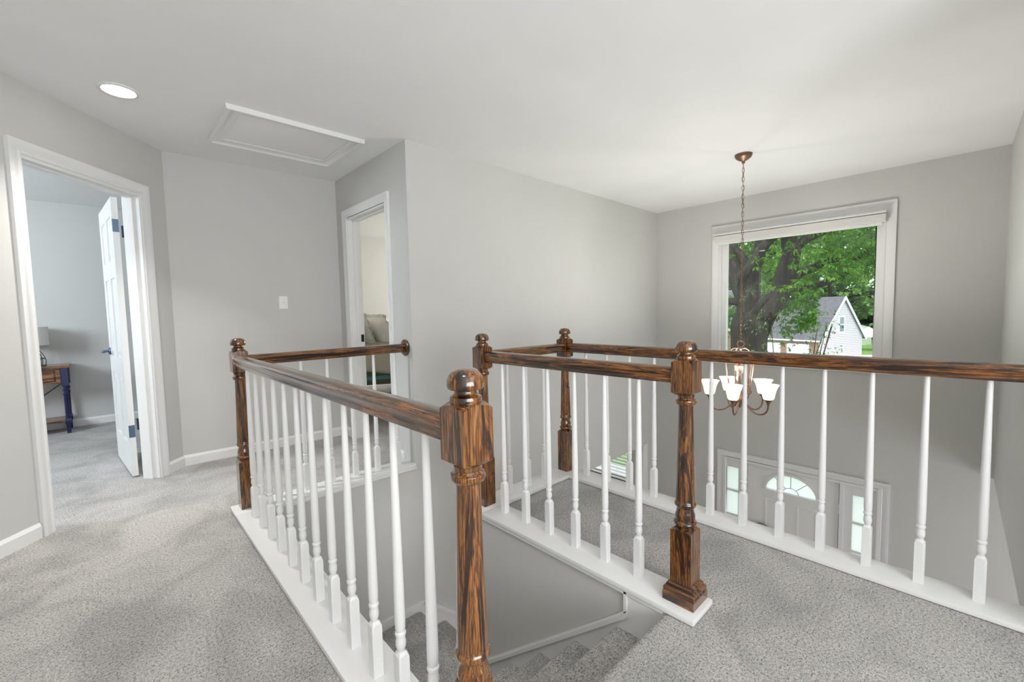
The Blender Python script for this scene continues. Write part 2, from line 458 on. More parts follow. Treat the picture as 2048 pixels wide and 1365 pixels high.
baseboard('baseboard_right_bedroom', (1.775, 6.77), (5.4, 6.77))

# ---------------------------------------------------------------- curbs (white caps under the railings)
def cap(name, x0, x1, y0, y1):
    m = MB().box(x0, x1, y0, y1, 0.003, 0.026)
    o = m.build(name, M['white'], bevel=0.005, smooth=40)
    return struct(o)
cap('trim_1', 0.475, 0.642, 0.62, 2.868)
cap('trim_2', 0.475, 1.659, 2.868, 3.035)
cap('trim_3', 1.490, 1.664, 0.655, 1.880)
cap('trim_4', 1.490, 2.276, 1.880, 2.045)
cap('trim_5', 2.276, 2.440, -0.176, 2.045)
m = MB().box(0.60, 1.659, 2.858, 2.878, -0.012, 0.003).box(0.60, 0.632, 0.70, 2.858, -0.012, 0.003)
struct(m.build('trim_6', M['white'], bevel=0.003))
m = MB().box(1.496, 1.515, 0.78, 2.035, -0.014, 0.003).box(1.515, 2.432, 2.03, 2.04, -0.1, 0.003).box(2.40, 2.434, -0.18, 2.03, -0.33, 0.003)
struct(m.build('trim_7', M['white'], bevel=0.003))

# ---------------------------------------------------------------- staircase
RISE, RUN = 0.193, 0.229
def zs(k): return -0.175 - RISE * (k - 1)
def ys(k): return 0.775 + 0.2265 * k
st = thing('staircase', (1.05, 0.75, -1.14), 0, 'upper flight of grey carpeted stairs going down between the railings to a landing', 'stairs')
st2 = thing('staircase', (2.5, 2.45, ZF), 0, 'lower flight of grey carpeted stairs going down along the long wall', 'stairs')
def wadd(builder, name, mat, par, **k):
    o = builder.build(name, mat, **k); o.parent = par; o.matrix_parent_inverse = Matrix.Translation(par.location).inverted(); return o
def nose(t, z, back, drop, r=0.024):
    # profile (t along run, z): rounded bullnose at t
    pts = [(back, z - drop), (t - 0.028, z - drop), (t - 0.028, z - 2 * r)]
    for k in range(7):
        a = -PI / 2 + PI * k / 6
        pts.append((t - r + r * math.cos(a), z - r + r * math.sin(a)))
    pts.append((back, z)); return pts
for k in range(0, 6):
    zt = 0.0 if k == 0 else zs(k)
    back = 0.70 if k == 0 else ys(k - 1) - 0.06
    wadd(MB().prism(nose(ys(k), zt, back, 0.22), 'x', 0.617, 1.503 if k else 1.514), 'step', M['carpet'], st, smooth=35)
ZL = zs(6)
m = MB().box(0.615, 1.512, ys(5) - 0.06, 2.033, ZL - 0.2, ZL).box(0.615, 1.559, 2.033, 2.858, ZL - 0.2, ZL)
wadd(m, 'landing', M['carpet'], st)
for j in range(0, 8):
    zt = ZL - RISE * j; xj = 1.652 + RUN * j
    wadd(MB().prism(nose(xj, zt, 1.56 if j == 0 else xj - RUN - 0.06, 0.22), 'y', 2.045, 2.847), 'step', M['carpet'], st2, smooth=35)
# skirt boards and mouldings along the stair walls
sk = MB()
def yz(y): return -0.085 - 0.832 * (y - 0.945)
poly = [(0.66, 0.0), (0.945, 0.0), (0.945, -0.09)] + [(2.03, yz(2.03)), (2.03, yz(2.03) - 0.45), (1.90, yz(1.90) - 0.45), (0.945, -0.75), (0.66, -0.55)]
# split into convex strips
for a, b in zip([0.66, 0.945], [0.945, 2.03]):
    if a < 0.9: sk.prism([(0.66, -0.6), (0.945, -0.75), (0.945, 0.002), (0.66, 0.002)], 'x', 1.503, 1.516)
    else: sk.prism([(0.945, -0.75), (2.03, yz(2.03) - 0.5), (2.03, yz(2.03)), (0.945, yz(0.945))], 'x', 1.503, 1.516)
wadd(sk, 'stringer', M['white'], st)
mo = MB()
mo.prism([(0.935, yz(0.935) - 0.034), (2.03, yz(2.03) - 0.034), (2.03, yz(2.03) - 0.008), (0.935, yz(0.935) - 0.008)], 'x', 1.491, 1.504)
mo.prism([(0.935, yz(0.935) - 0.012), (2.03, yz(2.03) - 0.012), (2.03, yz(2.03)), (0.935, yz(0.935))], 'x', 1.496, 1.516)
mo.box(1.496, 1.516, 0.937, 0.953, -0.10, 0.0)
wadd(mo, 'stringer_moulding', M['white'], st, bevel=0.002)
sk = MB()
def xz(x): return -1.072 - 0.85 * (x - 1.68)
sk.prism([(0.62, -1.3), (1.68, -1.3), (1.68, -1.072), (0.62, -1.072)], 'y', 2.858, 2.875)
sk.prism([(1.68, -1.5), (3.5, xz(3.5) - 0.35), (3.5, xz(3.5)), (1.68, -1.072)], 'y', 2.858, 2.88)
wadd(sk, 'stringer', M['white'], st2)
mo = MB().prism([(0.62, -1.085), (1.68, -1.085), (1.68, -1.066), (0.62, -1.066)], 'y', 2.850, 2.875)
mo.prism([(1.68, -1.105), (3.5, xz(3.5) - 0.033), (3.5, xz(3.5) - 0.005), (1.68, -1.077)], 'y', 2.848, 2.86)
mo.prism([(1.68, -1.082), (3.5, xz(3.5) - 0.010), (3.5, xz(3.5) + 0.006), (1.68, -1.066)], 'y', 2.852, 2.88)
wadd(mo, 'stringer_moulding', M['white'], st2)

# ---------------------------------------------------------------- railings
ZB = 0.026
def arc_block_top(h, z0, z1):
    # pyramid-cut top whose faces end in arcs: corner low, face middle high
    rs = []; n = 8; ring = []
    for (ax, ay), (bx, by) in (((-1, -1), (1, -1)), ((1, -1), (1, 1)), ((1, 1), (-1, 1)), ((-1, 1), (-1, -1))):
        for k in range(n):
            t = k / n; s = 1 - (2 * t - 1) ** 2
            ring.append((h * (ax + (bx - ax) * t), h * (ay + (by - ay) * t), s))
    return ring
def turned_block(m, h, z0, z1, zt, dip):
    ring = arc_block_top(h, 0, 0)
    m.rings([[(x, y, z0 - dip * 0) for x, y, s in ring], [(x, y, z1 + dip * s) for x, y, s in ring], [(x * 0.62, y * 0.62, zt) for x, y, s in ring]])
def make_newel(label, plinth=False):
    t = thing('newel_post', (0, 0, 0), 0, label, 'newel post', 'stained oak newel posts of the stair railing')
    W = M['wood_z']
    fin = MB().lathe([(0.028, 0.970), (0.034, 0.974), (0.0355, 0.981), (0.034, 0.987), (0.029, 0.990), (0.0255, 0.993), (0.024, 0.999), (0.025, 1.0025), (0.0365, 1.0035), (0.0395, 1.006), (0.0408, 1.012), (0.0400, 1.022), (0.0365, 1.032), (0.0300, 1.0395), (0.020, 1.0445), (0.008, 1.0465)], 28)
    fin.build('finial', W, t, 40)
    b = MB(); h = 0.0408
    turned_block(b, h, 0.848, 0.962, 0.976, 0.010)
    b.rings([[(x * q, y * q, z) for x, y, s in arc_block_top(h, 0, 0)] for q, z in ((0.70, 0.838), (1.0, 0.848))])
    b.build('upper_block', W, t, 30)
    sh = MB().lathe([(0.028, 0.840), (0.0315, 0.838), (0.0315, 0.829), (0.0295, 0.826), (0.031, 0.822), (0.038, 0.818), (0.0392, 0.811), (0.036, 0.803), (0.029, 0.798), (0.0275, 0.79), (0.028, 0.75), (0.0315, 0.60), (0.035, 0.48), (0.036, 0.43), (0.0355, 0.422), (0.0375, 0.419),
                     (0.0400, 0.414), (0.0400, 0.407), (0.037, 0.402), (0.032, 0.398), (0.0305, 0.392), (0.033, 0.380), (0.0365, 0.368), (0.037, 0.358), (0.034, 0.350), (0.033, 0.347), (0.040, 0.344), (0.0435, 0.338), (0.043, 0.332), (0.037, 0.326), (0.03, 0.32)], 28)
    sh.build('shaft', W, t, 40)
    lb = MB(); turned_block(lb, 0.0408, ZB, 0.306, 0.323, 0.008)
    lb.build('lower_block', W, t, 30)
    if plinth:
        p = MB().sq([(0.062, ZB), (0.062, 0.062), (0.0595, 0.064), (0.0595, 0.067), (0.0605, 0.071), (0.0600, 0.076), (0.0575, 0.081), (0.054, 0.084), (0.0515, 0.086), (0.0515, 0.090), (0.050, 0.094), (0.047, 0.097), (0.046, 0.100), (0.0412, 0.102)])
        p.build('base_moulding', M['wood_y'], t)
    return t
np_ = make_newel('dark oak newel post nearest the camera, with bold grain on its block')
N1, N2, N3, N4, N5 = (0.555, 0.742), (0.557, 2.967), (1.592, 1.955), (2.356, 1.968), (1.597, 0.737)
np_.location = N1 + (0,)
dup(np_, N2 + (0,), 0, 'dark oak newel post at the far left corner of the railing on carpet')
dup(np_, N3 + (0,), 0, 'dark oak newel post at the stairwell corner, partly hidden behind the nearest post')
dup(np_, N4 + (0,), 0, 'dark oak newel post at the far corner of the balcony railing before the pale wall')
n5 = make_newel('dark oak newel post on a stepped base moulding, at the head of the stairs', True)
n5.location = N5 + (0,)

def rail_profile():
    half = [(0.0, 0.880), (0.021, 0.880), (0.0215, 0.884), (0.028, 0.888), (0.0285, 0.897), (0.024, 0.901), (0.0245, 0.908), (0.029, 0.914), (0.0315, 0.922), (0.0305, 0.931), (0.0255, 0.938), (0.016, 0.9425), (0.006, 0.944)]
    return [(-x, z) for x, z in reversed(half)] + [(x, z) for x, z in half[1:]]
RP = rail_profile()
def handrail(axis, c, a, b, label, group=None):
    m = MB()
    if axis == 'y': m.rings([[(c + u, t, v) for u, v in RP] for t in (a, b)])
    else: m.rings([[(t, c + u, v) for u, v in RP] for t in (a, b)])
    o = m.build('handrail', M['wood_y' if axis == 'y' else 'wood_x'], None, 35)
    tag(o, label, 'handrail', 'oak handrails of the stair railing')
    return o
handrail('y', N1[0], N1[1] + 0.044, N2[1] - 0.044, 'long oak handrail running from the nearest newel post to the far left newel post')
r2 = thing('handrail', (N2[0], N2[1], 0.91), 0, 'oak handrail ending in a round rosette on the wall beside the bedroom doorway', 'handrail', 'oak handrails of the stair railing')
m = MB().rings([[(t, N2[1] + u, v) for u, v in RP] for t in (N2[0] + 0.044, 1.648)])
wadd(m, 'rail', M['wood_x'], r2, smooth=35)
ro = MB().lathe([(0.060, 0), (0.064, 0.004), (0.064, 0.009), (0.058, 0.014), (0.050, 0.015), (0.047, 0.019), (0.036, 0.021), (0.001, 0.021)], 32)
ro.xf(lambda p: Vector((1.660 - p.z, N2[1] + p.x, 0.912 + p.y)))
wadd(ro, 'rosette', M['wood_z'], r2, smooth=40)
handrail('y', N5[0], N5[1] + 0.044, N3[1] - 0.044, 'oak handrail above the stairs between the moulded base post and the half hidden post')
handrail('x', N3[1] + 0.006, N3[0] + 0.044, N4[0] - 0.044, 'short oak handrail at the back, between the two far balcony posts')
handrail('y', N4[0] + 0.004, -0.20, N4[1] - 0.044, 'long oak handrail crossing in front of the window to the right edge')

def baluster_mesh():
    m = MB(); h = 0.0165
    ring = arc_block_top(h, 0, 0)
    m.rings([[(x, y, ZB) for x, y, s in ring], [(x, y, 0.190 + 0.009 * s) for x, y, s in ring], [(x * 0.62, y * 0.62, 0.206) for x, y, s in ring], [(x * 0.3, y * 0.3, 0.207) for x, y, s in ring]])
    m.lathe([(0.0105, 0.203), (0.0105, 0.212), (0.0135, 0.218), (0.0150, 0.226), (0.0145, 0.238), (0.0125, 0.248), (0.0125, 0.252), (0.0155, 0.255), (0.0160, 0.259), (0.0155, 0.263), (0.0125, 0.266), (0.0145, 0.275), (0.0152, 0.30), (0.0145, 0.42), (0.0125, 0.60), (0.0100, 0.78), (0.0090, 0.882)], 14)
    return m
b0 = baluster_mesh().build('baluster', M['white'], None, 35)
first = [True]
def baluster(x, y, label, group):
    o = b0 if first[0] else b0.copy()
    if not first[0]: C.objects.link(o)
    first[0] = False
    o.location = (x, y, 0)
    tag(o, label, 'baluster', group)
for i in range(12):
    baluster(0.557, 2.775 - 0.1690 * i, 'white baluster, %s from the far left newel post in the nearest long railing' % ORD[i], 'balusters left of the stairwell')
for i in range(6):
    baluster(0.733 + 0.1655 * i, 2.967, 'white baluster, %s from the far left newel post towards the wall rosette' % ORD[i], 'balusters of the railing ending at the rosette')
for i in range(6):
    baluster(1.594, 1.787 - 0.1700 * i, 'white baluster, %s from the half hidden post towards the moulded base post' % ORD[i], 'balusters right of the stairwell')
for i in range(3):
    baluster(1.790 + 0.166 * i, 1.962, 'white baluster, %s from the half hidden post in the short back railing' % ORD[i], 'balusters of the short back railing')
for i in range(12):
    baluster(2.370, 1.795 - 0.1683 * i, 'white baluster, %s from the far corner post in the balcony railing before the foyer' % ORD[i], 'balusters of the balcony railing')

# ---------------------------------------------------------------- doors
def casing_frame(m, u0, u1, zt, w, y0, th, sgn):
    """casing round an opening u0..u1 x 0..zt on face y0; thickness th outwards (sgn)."""
    def piece(poly_fn):
        pass
    steps = [(0.0, 0.55), (0.14, 0.62), (0.22, 0.45), (0.45, 0.60), (0.60, 0.85), (0.80, 1.0), (1.0, 1.0)]
    prof = [(0.0, 0.0)] + [(w * a, th * b) for a, b in steps] + [(w, 0.0)]
    path = [((u0, 0), (-1, 0)), ((u0, zt), (-1, 1)), ((u1, zt), (1, 1)), ((u1, 0), (1, 0))]
    rs = []
    for (u, z), (du, dz) in path:
        rs.append([(u + du * a, y0 + sgn * b, z + dz * a) for a, b in prof])
    m.rings(rs)
def six_panel(w, h, t):
    """door slab in local x 0..w, y 0..t, z 0..h with six raised panels on each face"""
    m = MB(); st_ = 0.115; ms = 0.10; d = 0.009
    pw = (w - 2 * st_ - ms) / 2
    rows = [(0.24, 0.24 + 0.50), (0.87, 0.87 + 0.60), (1.60, h - 0.12)] if h > 1.9 else [(0.2, 0.8)]
    m.box(0, w, d, t - d, 0, h)
    xs = [(0, st_), (st_ + pw, st_ + pw + ms), (w - st_, w)]
    for y0, y1 in ((0, d), (t - d, t)):
        for a, b in xs: m.box(a, b, y0, y1, 0, h)
        zb = [0] + [v for r in rows for v in r] + [h]
        for k in range(0, len(zb), 2):
            for px in (st_, st_ + pw + ms): m.box(px, px + pw, y0, y1, zb[k], zb[k + 1])
    for px in (st_, st_ + pw + ms):
        for z0, z1 in rows:
            for y, s in ((d, -1), (t - d, 1)):
                g = 0.018; e = 0.045
                r0 = [(px + g, y, z0 + g), (px + pw - g, y, z0 + g), (px + pw - g, y, z1 - g), (px + g, y, z1 - g)]
                r1 = [(px + e, y + s * 0.006, z0 + e), (px + pw - e, y + s * 0.006, z0 + e), (px + pw - e, y + s * 0.006, z1 - e), (px + e, y + s * 0.006, z1 - e)]
                m.rings([r0, r1])
    return m
def lever(y, s, x, z):
    m = MB()
    ro = MB().lathe([(0.031, 0), (0.031, 0.006), (0.024, 0.012), (0.010, 0.014), (0.010, 0.045), (0.001, 0.045)], 20).xf(lambda p: Vector((x + p.x, y + s * p.z, z + p.y)))
    m.add(ro.v, ro.f)
    m.tube([(x, y + s * 0.04, z), (x - 0.02, y + s * 0.052, z), (x - 0.06, y + s * 0.055, z), (x - 0.105, y + s * 0.05, z - 0.003)], [0.010, 0.011, 0.010, 0.008], 10)
    return m
# door_1: the left bedroom
d1 = struct(thing('door_1', DA, DROT), 'white six panel door standing open into the left bedroom')
m = MB(); casing_frame(m, 0.245, 1.025, 2.055, 0.068, 0.0, 0.020, 1); m.build('casing', M['white'], d1, 20)
m = MB(); casing_frame(m, 0.245, 1.025, 2.055, 0.068, -0.115, 0.016, -1)
m.build('casing', M['white'], d1, 20)
m = MB().box(0.235, 0.255, -0.117, 0.002, 0, 2.05).box(1.015, 1.035, -0.117, 0.002, 0, 2.05).box(0.235, 1.035, -0.117, 0.002, 2.035, 2.057)
m.box(0.255, 0.267, -0.075, -0.04, 0, 2.035).box(1.003, 1.015, -0.075, -0.04, 0, 2.035).box(0.255, 1.015, -0.075, -0.04, 2.023, 2.035)
m.build('jamb', M['white'], d1, bevel=0.002)
# leaf: world hinge corner and opening direction, expressed in the door's frame
LEAF_O = Vector((0.070, 4.203, 0.012)); LEAF_A = math.atan2(0.996, -0.088)
lf = six_panel(0.762, 2.03, 0.035).build('door_leaf', M['white'], d1, bevel=0.0)
T = (Matrix.Translation(DA) @ Matrix.Rotation(DROT, 4, 'Z')).inverted() @ Matrix.Translation(LEAF_O) @ Matrix.Rotation(LEAF_A, 4, 'Z')
# local y of the leaf must point to +x side of the world: flip
def place_leafpart(o, flip=True):
    o.matrix_local = T @ Matrix.Scale(-1, 4, Vector((0, 1, 0))) if False else T
    return o
lf.data.transform(Matrix.Translation((0, -0.035, 0)))
place_leafpart(lf)
for y, s in ((0.0, 1), (-0.035, -1)):
    hd = lever(y, s, 0.70, 0.90).build('door_lever', M['dark_metal'], d1, 40); place_leafpart(hd)
for z in (1.83, 0.335):
    h = MB()
    h.box(-0.0015, 0.0005, -0.034, 0.001, z - 0.045, z + 0.045)
    o = h.build('hinge', M['dark_metal'], d1, bevel=0.0); place_leafpart(o)
    p2 = MB().box(0.2545, 0.257, -0.115, -0.076, z - 0.045, z + 0.045).build('hinge_plate', M['dark_metal'], o)
    p2.matrix_parent_inverse = o.matrix_local.inverted()
    k = MB()
    pin = Vector((0.117, 4.166, 0)); q = (Matrix.Translation(DA) @ Matrix.Rotation(DROT, 4, 'Z')).inverted() @ pin
    for a, b in ((-0.048, -0.018), (-0.016, 0.016), (0.018, 0.048)):
        k.lathe([(0.0068, z + a), (0.0068, z + b)], 12, (q.x, q.y, 0))
    k.lathe([(0.004, z - 0.055), (0.004, z + 0.055)], 10, (q.x, q.y, 0))
    k.tube([(q.x, q.y, z), (q.x + 0.012, q.y + 0.010, z)], 0.006, 6)
    kp = k.build('hinge_knuckle', M['pin'], o, 40); kp.matrix_parent_inverse = o.matrix_local.inverted()
# door_2: right bedroom doorway (leaf swung out of sight)
d2 = struct(thing('door_2', (1.66, 3.58, 0), 0), 'white cased doorway into the bedroom with the bed')
m = MB(); casing_frame(m, 3.205, 3.955, 2.058, 0.068, 0.0, 0.020, 1); m.xf(lambda p: Vector((-p.y, p.x - 3.58, p.z))); m.build('casing', M['white'], d2, 20)
m = MB().box(0, 0.117, 3.193, 3.213, 0, 2.05).box(0, 0.117, 3.947, 3.967, 0, 2.05).box(0, 0.117, 3.193, 3.967, 2.04, 2.062)
m.box(0.045, 0.08, 3.213, 3.225, 0, 2.04).box(0.045, 0.08, 3.935, 3.947, 0, 2.04).box(0.045, 0.08, 3.213, 3.947, 2.028, 2.04)
m.xf(lambda p: p - Vector((0, 3.58, 0))); m.build('jamb', M['white'], d2, bevel=0.002)
m = MB().box(0.085, 0.114, 0.3652, 0.3675, 0.915, 0.985); m.build('strike_plate', M['black'], d2)
m = MB(); casing_frame(m, 3.205, 3.955, 2.058, 0.06, 0.115, 0.016, 1); m.xf(lambda p: Vector((p.y, p.x - 3.58, p.z))); m.build('casing', M['white'], d2, 20)

# ---------------------------------------------------------------- foyer entry: door_3 with sidelights
d3 = struct(thing('door_3', (5.42, 1.31, ZF), 0), 'white front door with fan light between two glazed sidelights')
def e(m): return m.xf(lambda p: p - Vector((5.42, 1.31, ZF)))
m = MB(); casing_frame(m, 0.55, 2.02, 2.05, 0.070, 0.0, 0.022, 1); m.xf(lambda p: Vector((5.42 - p.y, p.x, p.z + ZF))); e(m).build('casing', M['white'], d3, 20)
m = MB().box(5.40, 5.56, 0.55, 0.575, ZF, -0.64).box(5.40, 5.56, 1.995, 2.02, ZF, -0.64).box(5.40, 5.56, 0.575, 1.995, -0.665, -0.64)
m.box(5.41, 5.54, 0.835, 0.872, ZF, -0.665).box(5.41, 5.54, 1.758, 1.795, ZF, -0.665)
e(m).build('jamb', M['white'], d3, bevel=0.002)
# slab with half-round light
def fan_slab():
    m = MB(); x0, x1 = 5.435, 5.475; cy, cz, ry, rz = 1.315, -0.925, 0.245, 0.205; n = 24
    y0, y1 = 0.880, 1.750
    m.box(x0, x1, y0, y1, ZF, cz)                                                  # below the light
    arc = [(cy + ry * math.cos(PI * k / n), cz + rz * math.sin(PI * k / n)) for k in range(n + 1)]
    def outer(a, b):
        u = cy + ry * math.cos(a); return u
    top = -0.668
    for k in range(n):
        (ya, za), (yb, zb) = arc[k], arc[k + 1]
        m.prism([(ya, za), (ya, top), (yb, top), (yb, zb)] if abs(ya - yb) > 1e-6 else [(ya, za), (ya, zb), (ya, top)], 'x', x0, x1)
    m.box(x0, x1, y0, cy - ry, cz, top).box(x0, x1, cy + ry, y1, cz, top)
    for a, b in ((1.06, 1.255), (1.375, 1.57)):
        for z0, z1 in ((-1.75, -1.035), (-2.5, -1.85)):
            m.rings([[(x0, a, z0), (x0, b, z0), (x0, b, z1), (x0, a, z1)], [(x0 - 0.008, a + 0.012, z0 + 0.012), (x0 - 0.008, b - 0.012, z0 + 0.012), (x0 - 0.008, b - 0.012, z1 - 0.012), (x0 - 0.008, a + 0.012, z1 - 0.012)],
                     [(x0 - 0.002, a + 0.028, z0 + 0.028), (x0 - 0.002, b - 0.028, z0 + 0.028), (x0 - 0.002, b - 0.028, z1 - 0.028), (x0 - 0.002, a + 0.028, z1 - 0.028)]])
    return m
e(fan_slab()).build('door_slab', M['white'], d3)
cy, cz, ry, rz = 1.315, -0.925, 0.245, 0.205
m = MB()
for k in range(28):
    a0, a1 = PI * k / 28, PI * (k + 1) / 28
    q = lambda a, s: (cy + (ry + s) * math.cos(a), cz + (rz + s) * math.sin(a))
    m.prism([q(a0, -0.004), q(a0, 0.022), q(a1, 0.022), q(a1, -0.004)], 'x', 5.424, 5.436)
m.box(5.420, 5.436, cy - ry - 0.03, cy + ry + 0.03, cz - 0.030, cz)
e(m).build('fan_frame', M['white'], d3)
m = MB().prism([(cy + ry * math.cos(PI * k / 28), cz + rz * math.sin(PI * k / 28)) for k in range(29)], 'x', 5.452, 5.456)
e(m).build('fan_glass', M['frosted'], d3)
m = MB()
for a in (PI * 0.27, PI * 0.5, PI * 0.73):
    m.tube([(5.446, cy + 0.075 * math.cos(a), cz + 0.063 * math.sin(a)), (5.446, cy + ry * math.cos(a), cz + rz * math.sin(a))], 0.003, 6)
m.tube([(5.446, cy + 0.075 * math.cos(PI * k / 12), cz + 0.063 * math.sin(PI * k / 12)) for k in range(13)], 0.003, 6)
e(m).build('fan_muntin', M['dark_metal'], d3)
for (y0, y1, g0, g1) in ((0.575, 0.835, 0.613, 0.765), (1.795, 1.995, 1.855, 2.004)):
    m = MB()
    m.box(5.43, 5.47, y0, g0, ZF, -0.665).box(5.43, 5.47, g1, y1, ZF, -0.665).box(5.43, 5.47, g0, g1, ZF, -1.965).box(5.43, 5.47, g0, g1, -0.765, -0.665)
    for z in (-1.055, -1.36, -1.66): m.box(5.435, 5.465, g0, g1, z - 0.012, z + 0.012)
    s_ = e(m).build('sidelight', M['white'], d3, bevel=0.002)
    e(MB().box(5.448, 5.452, g0, g1, -1.965, -0.765)).build('sidelight_glass', M['frosted'], s_)
e(MB().box(5.470, 5.476, 0.872, 0.881, ZF, -0.668).box(5.470, 5.476, 0.87, 1.76, -0.670, -0.664)).build('weather_seal', M['dark_gap'], d3)
m = MB()
for z in (-0.95, -1.7, -2.4): m.lathe([(0.006, z - 0.05), (0.006, z + 0.05)], 10, (5.43, 0.876, 0))
e(m).build('hinge', M['white'], d3)
wr = MB(); wr.rings([[(5.405 + 0.016 * math.cos(b), 1.585 + (0.085 + 0.02 * math.sin(b)) * math.cos(a), -1.445 + (0.085 + 0.02 * math.sin(b)) * math.sin(a)) for b in [2 * PI * k / 10 for k in range(10)]] for a in [2 * PI * j / 32 for j in range(32)]], closed=True)
wr.lathe([(0.001, 0), (0.085, 0.0), (0.085, 0.012), (0.001, 0.016)], 32) if False else None
disc = MB().lathe([(0.002, 0), (0.09, 0), (0.085, 0.012), (0.05, 0.022), (0.002, 0.025)], 28).xf(lambda p: Vector((5.431 - p.z, 1.585 + p.x, -1.445 + p.y)))
wt = thing('door_wreath', (5.42, 1.585, -1.445), 0, 'small round brown wreath on the white front door, only its top showing', 'wreath')
wadd(wr, 'ring', M['wreath'], wt, smooth=60); wadd(disc, 'backing', M['wreath'], wt, smooth=40)

# ---------------------------------------------------------------- big foyer window and its blind
w1 = struct(thing('window_1', (5.42, 1.34, 0.58), 0), 'large white framed picture window over the front door')
def ew(m): return m.xf(lambda p: p - Vector((5.42, 1.34, 0.58)))
prof = [(0.0, 0.0)] + [(0.09 * a, 0.022 * b) for a, b in ((0.0, 0.55), (0.14, 0.62), (0.22, 0.45), (0.45, 0.6), (0.6, 0.85), (0.8, 1.0), (1.0, 1.0))] + [(0.09, 0.0)]
m = MB(); rs = []
for (u, z, du, dz) in ((0.595, 0.585, -1, 0), (0.595, 2.052, -1, 1), (2.09, 2.052, 1, 1), (2.09, 0.585, 1, 0)):
    rs.append([(5.42 - b, u + du * a, z + dz * a) for a, b in prof])
m.rings(rs); ew(m).build('casing', M['white'], w1, 20)
m = MB().box(5.36, 5.50, 0.47, 2.215, 0.562, 0.587).box(5.40, 5.42, 0.50, 2.185, 0.497, 0.562)
ew(m).build('sill', M['white'], w1, bevel=0.003)
m = MB().box(5.42, 5.56, 0.59, 0.602, 0.587, 2.05).box(5.42, 5.56, 2.083, 2.095, 0.587, 2.05).box(5.42, 5.56, 0.602, 2.083, 2.038, 2.05)
ew(m).build('jamb', M['white'], w1)
m = MB().box(5.455, 5.52, 0.602, 0.655, 0.587, 2.038).box(5.455, 5.52, 2.03, 2.083, 0.587, 2.038).box(5.455, 5.52, 0.655, 2.03, 0.587, 0.64).box(5.455, 5.52, 0.655, 2.03, 1.95, 2.038)
ew(m).build('sash', M['white'], w1, bevel=0.004)
ew(MB().box(5.486, 5.490, 0.655, 2.03, 0.64, 1.95)).build('pane', M['glass'], w1)
bl = thing('roller_blind', (5.38, 1.35, 1.94), 0, 'pale roller blind rolled up at the top of the big window', 'blind')
m = MB().prism([(5.325, 1.945), (5.335, 1.938), (5.395, 1.938), (5.395, 2.013), (5.325, 2.013)], 'y', 0.575, 2.132)
wadd(m, 'cassette', M['blind'], bl, bevel=0.003)
m = MB().box(5.314, 5.395, 0.572, 2.135, 2.019, 2.037)
wadd(m, 'bracket_rail', M['white'], bl, bevel=0.002)
m = MB().box(5.35, 5.372, 0.60, 2.10, 1.912, 1.938)
wadd(m, 'bottom_bar', M['white'], bl, bevel=0.003)
# dining room window, seen through the opening under the long wall
w2 = struct(thing('window_2', (5.42, 4.03, -1.36), 0), 'lower window with white slatted blinds seen past the balcony')
def ed(m): return m.xf(lambda p: p - Vector((5.42, 4.03, -1.36)))
m = MB().box(5.40, 5.56, 3.29, 3.365, -1.36, -0.13).box(5.40, 5.56, 4.695, 4.77, -1.36, -0.13).box(5.40, 5.56, 3.365, 4.695, -0.20, -0.13).box(5.36, 5.56, 3.27, 4.79, -1.385, -1.36).box(5.40, 5.42, 3.29, 4.77, -1.45, -1.385)
ed(m).build('frame', M['white'], w2, bevel=0.003)
ed(MB().box(5.50, 5.504, 3.365, 4.695, -1.36, -0.2)).build('pane', M['glass'], w2)
bd = thing('slatted_blind', (5.45, 4.03, -1.35), 0, 'white slatted blind in the lower window seen past the balcony', 'blind')
m = MB()
for k in range(22):
    z = -1.30 + 0.05 * k
    m.add([(5.43, 3.37, z - 0.002), (5.475, 3.37, z + 0.002), (5.475, 4.69, z + 0.002), (5.43, 4.69, z - 0.002), (5.43, 3.37, z + 0.001), (5.475, 3.37, z + 0.005), (5.475, 4.69, z + 0.005), (5.43, 4.69, z + 0.001)], [(0, 1, 2, 3), (7, 6, 5, 4), (0, 4, 5, 1), (1, 5, 6, 2), (2, 6, 7, 3), (3, 7, 4, 0)])
wadd(m, 'slats', M['white_plastic'], bd)
wadd(MB().box(5.43, 5.475, 3.37, 4.69, -1.352, -1.335), 'bottom_rail', M['white_plastic'], bd, bevel=0.003)
m = MB()
for y in (3.55, 4.03, 4.5): m.tube([(5.428, y, -1.34), (5.428, y, -0.2)], 0.0015, 5)
wadd(m, 'cord', M['white_plastic'], bd)
struct(MB().box(5.075, 5.165, 2.90, 2.925, -2.69, -0.62).build('trim_8', M['white'], bevel=0.003))

# ---------------------------------------------------------------- ceiling fittings
rl = thing('recessed_light', (0.126, 3.282, ZC), 0, 'round lit recessed downlight in the hall ceiling', 'ceiling light')
MB().lathe([(0.092, 0.0), (0.092, -0.004), (0.085, -0.008), (0.075, -0.008), (0.070, -0.002), (0.069, 0.001)], 40, cap=False).build('trim_ring', M['white'], rl, 40)
MB().lathe([(0.072, -0.0005), (0.072, -0.003), (0.001, -0.004)], 40).build('lens', M['lens'], rl, 40)
lamp('recessed_light_lamp', 'AREA', (0.126, 3.282, ZC - 0.012), 5.5, (1.0, 0.97, 0.93), 0.13, shape='DISK', aim=(0.126, 3.282, 0), spread=92)
ah = thing('attic_hatch', (1.02, 3.42, ZC), 0, 'white framed attic hatch panel in the ceiling', 'attic hatch')
prof = [(0.0, 0.006), (0.0, -0.010), (0.012, -0.014), (0.03, -0.012), (0.05, -0.018), (0.062, -0.028), (0.085, -0.030), (0.088, 0.001)]
hx0, hx1, hy0, hy1 = 0.678, 1.362, 3.155, 3.665
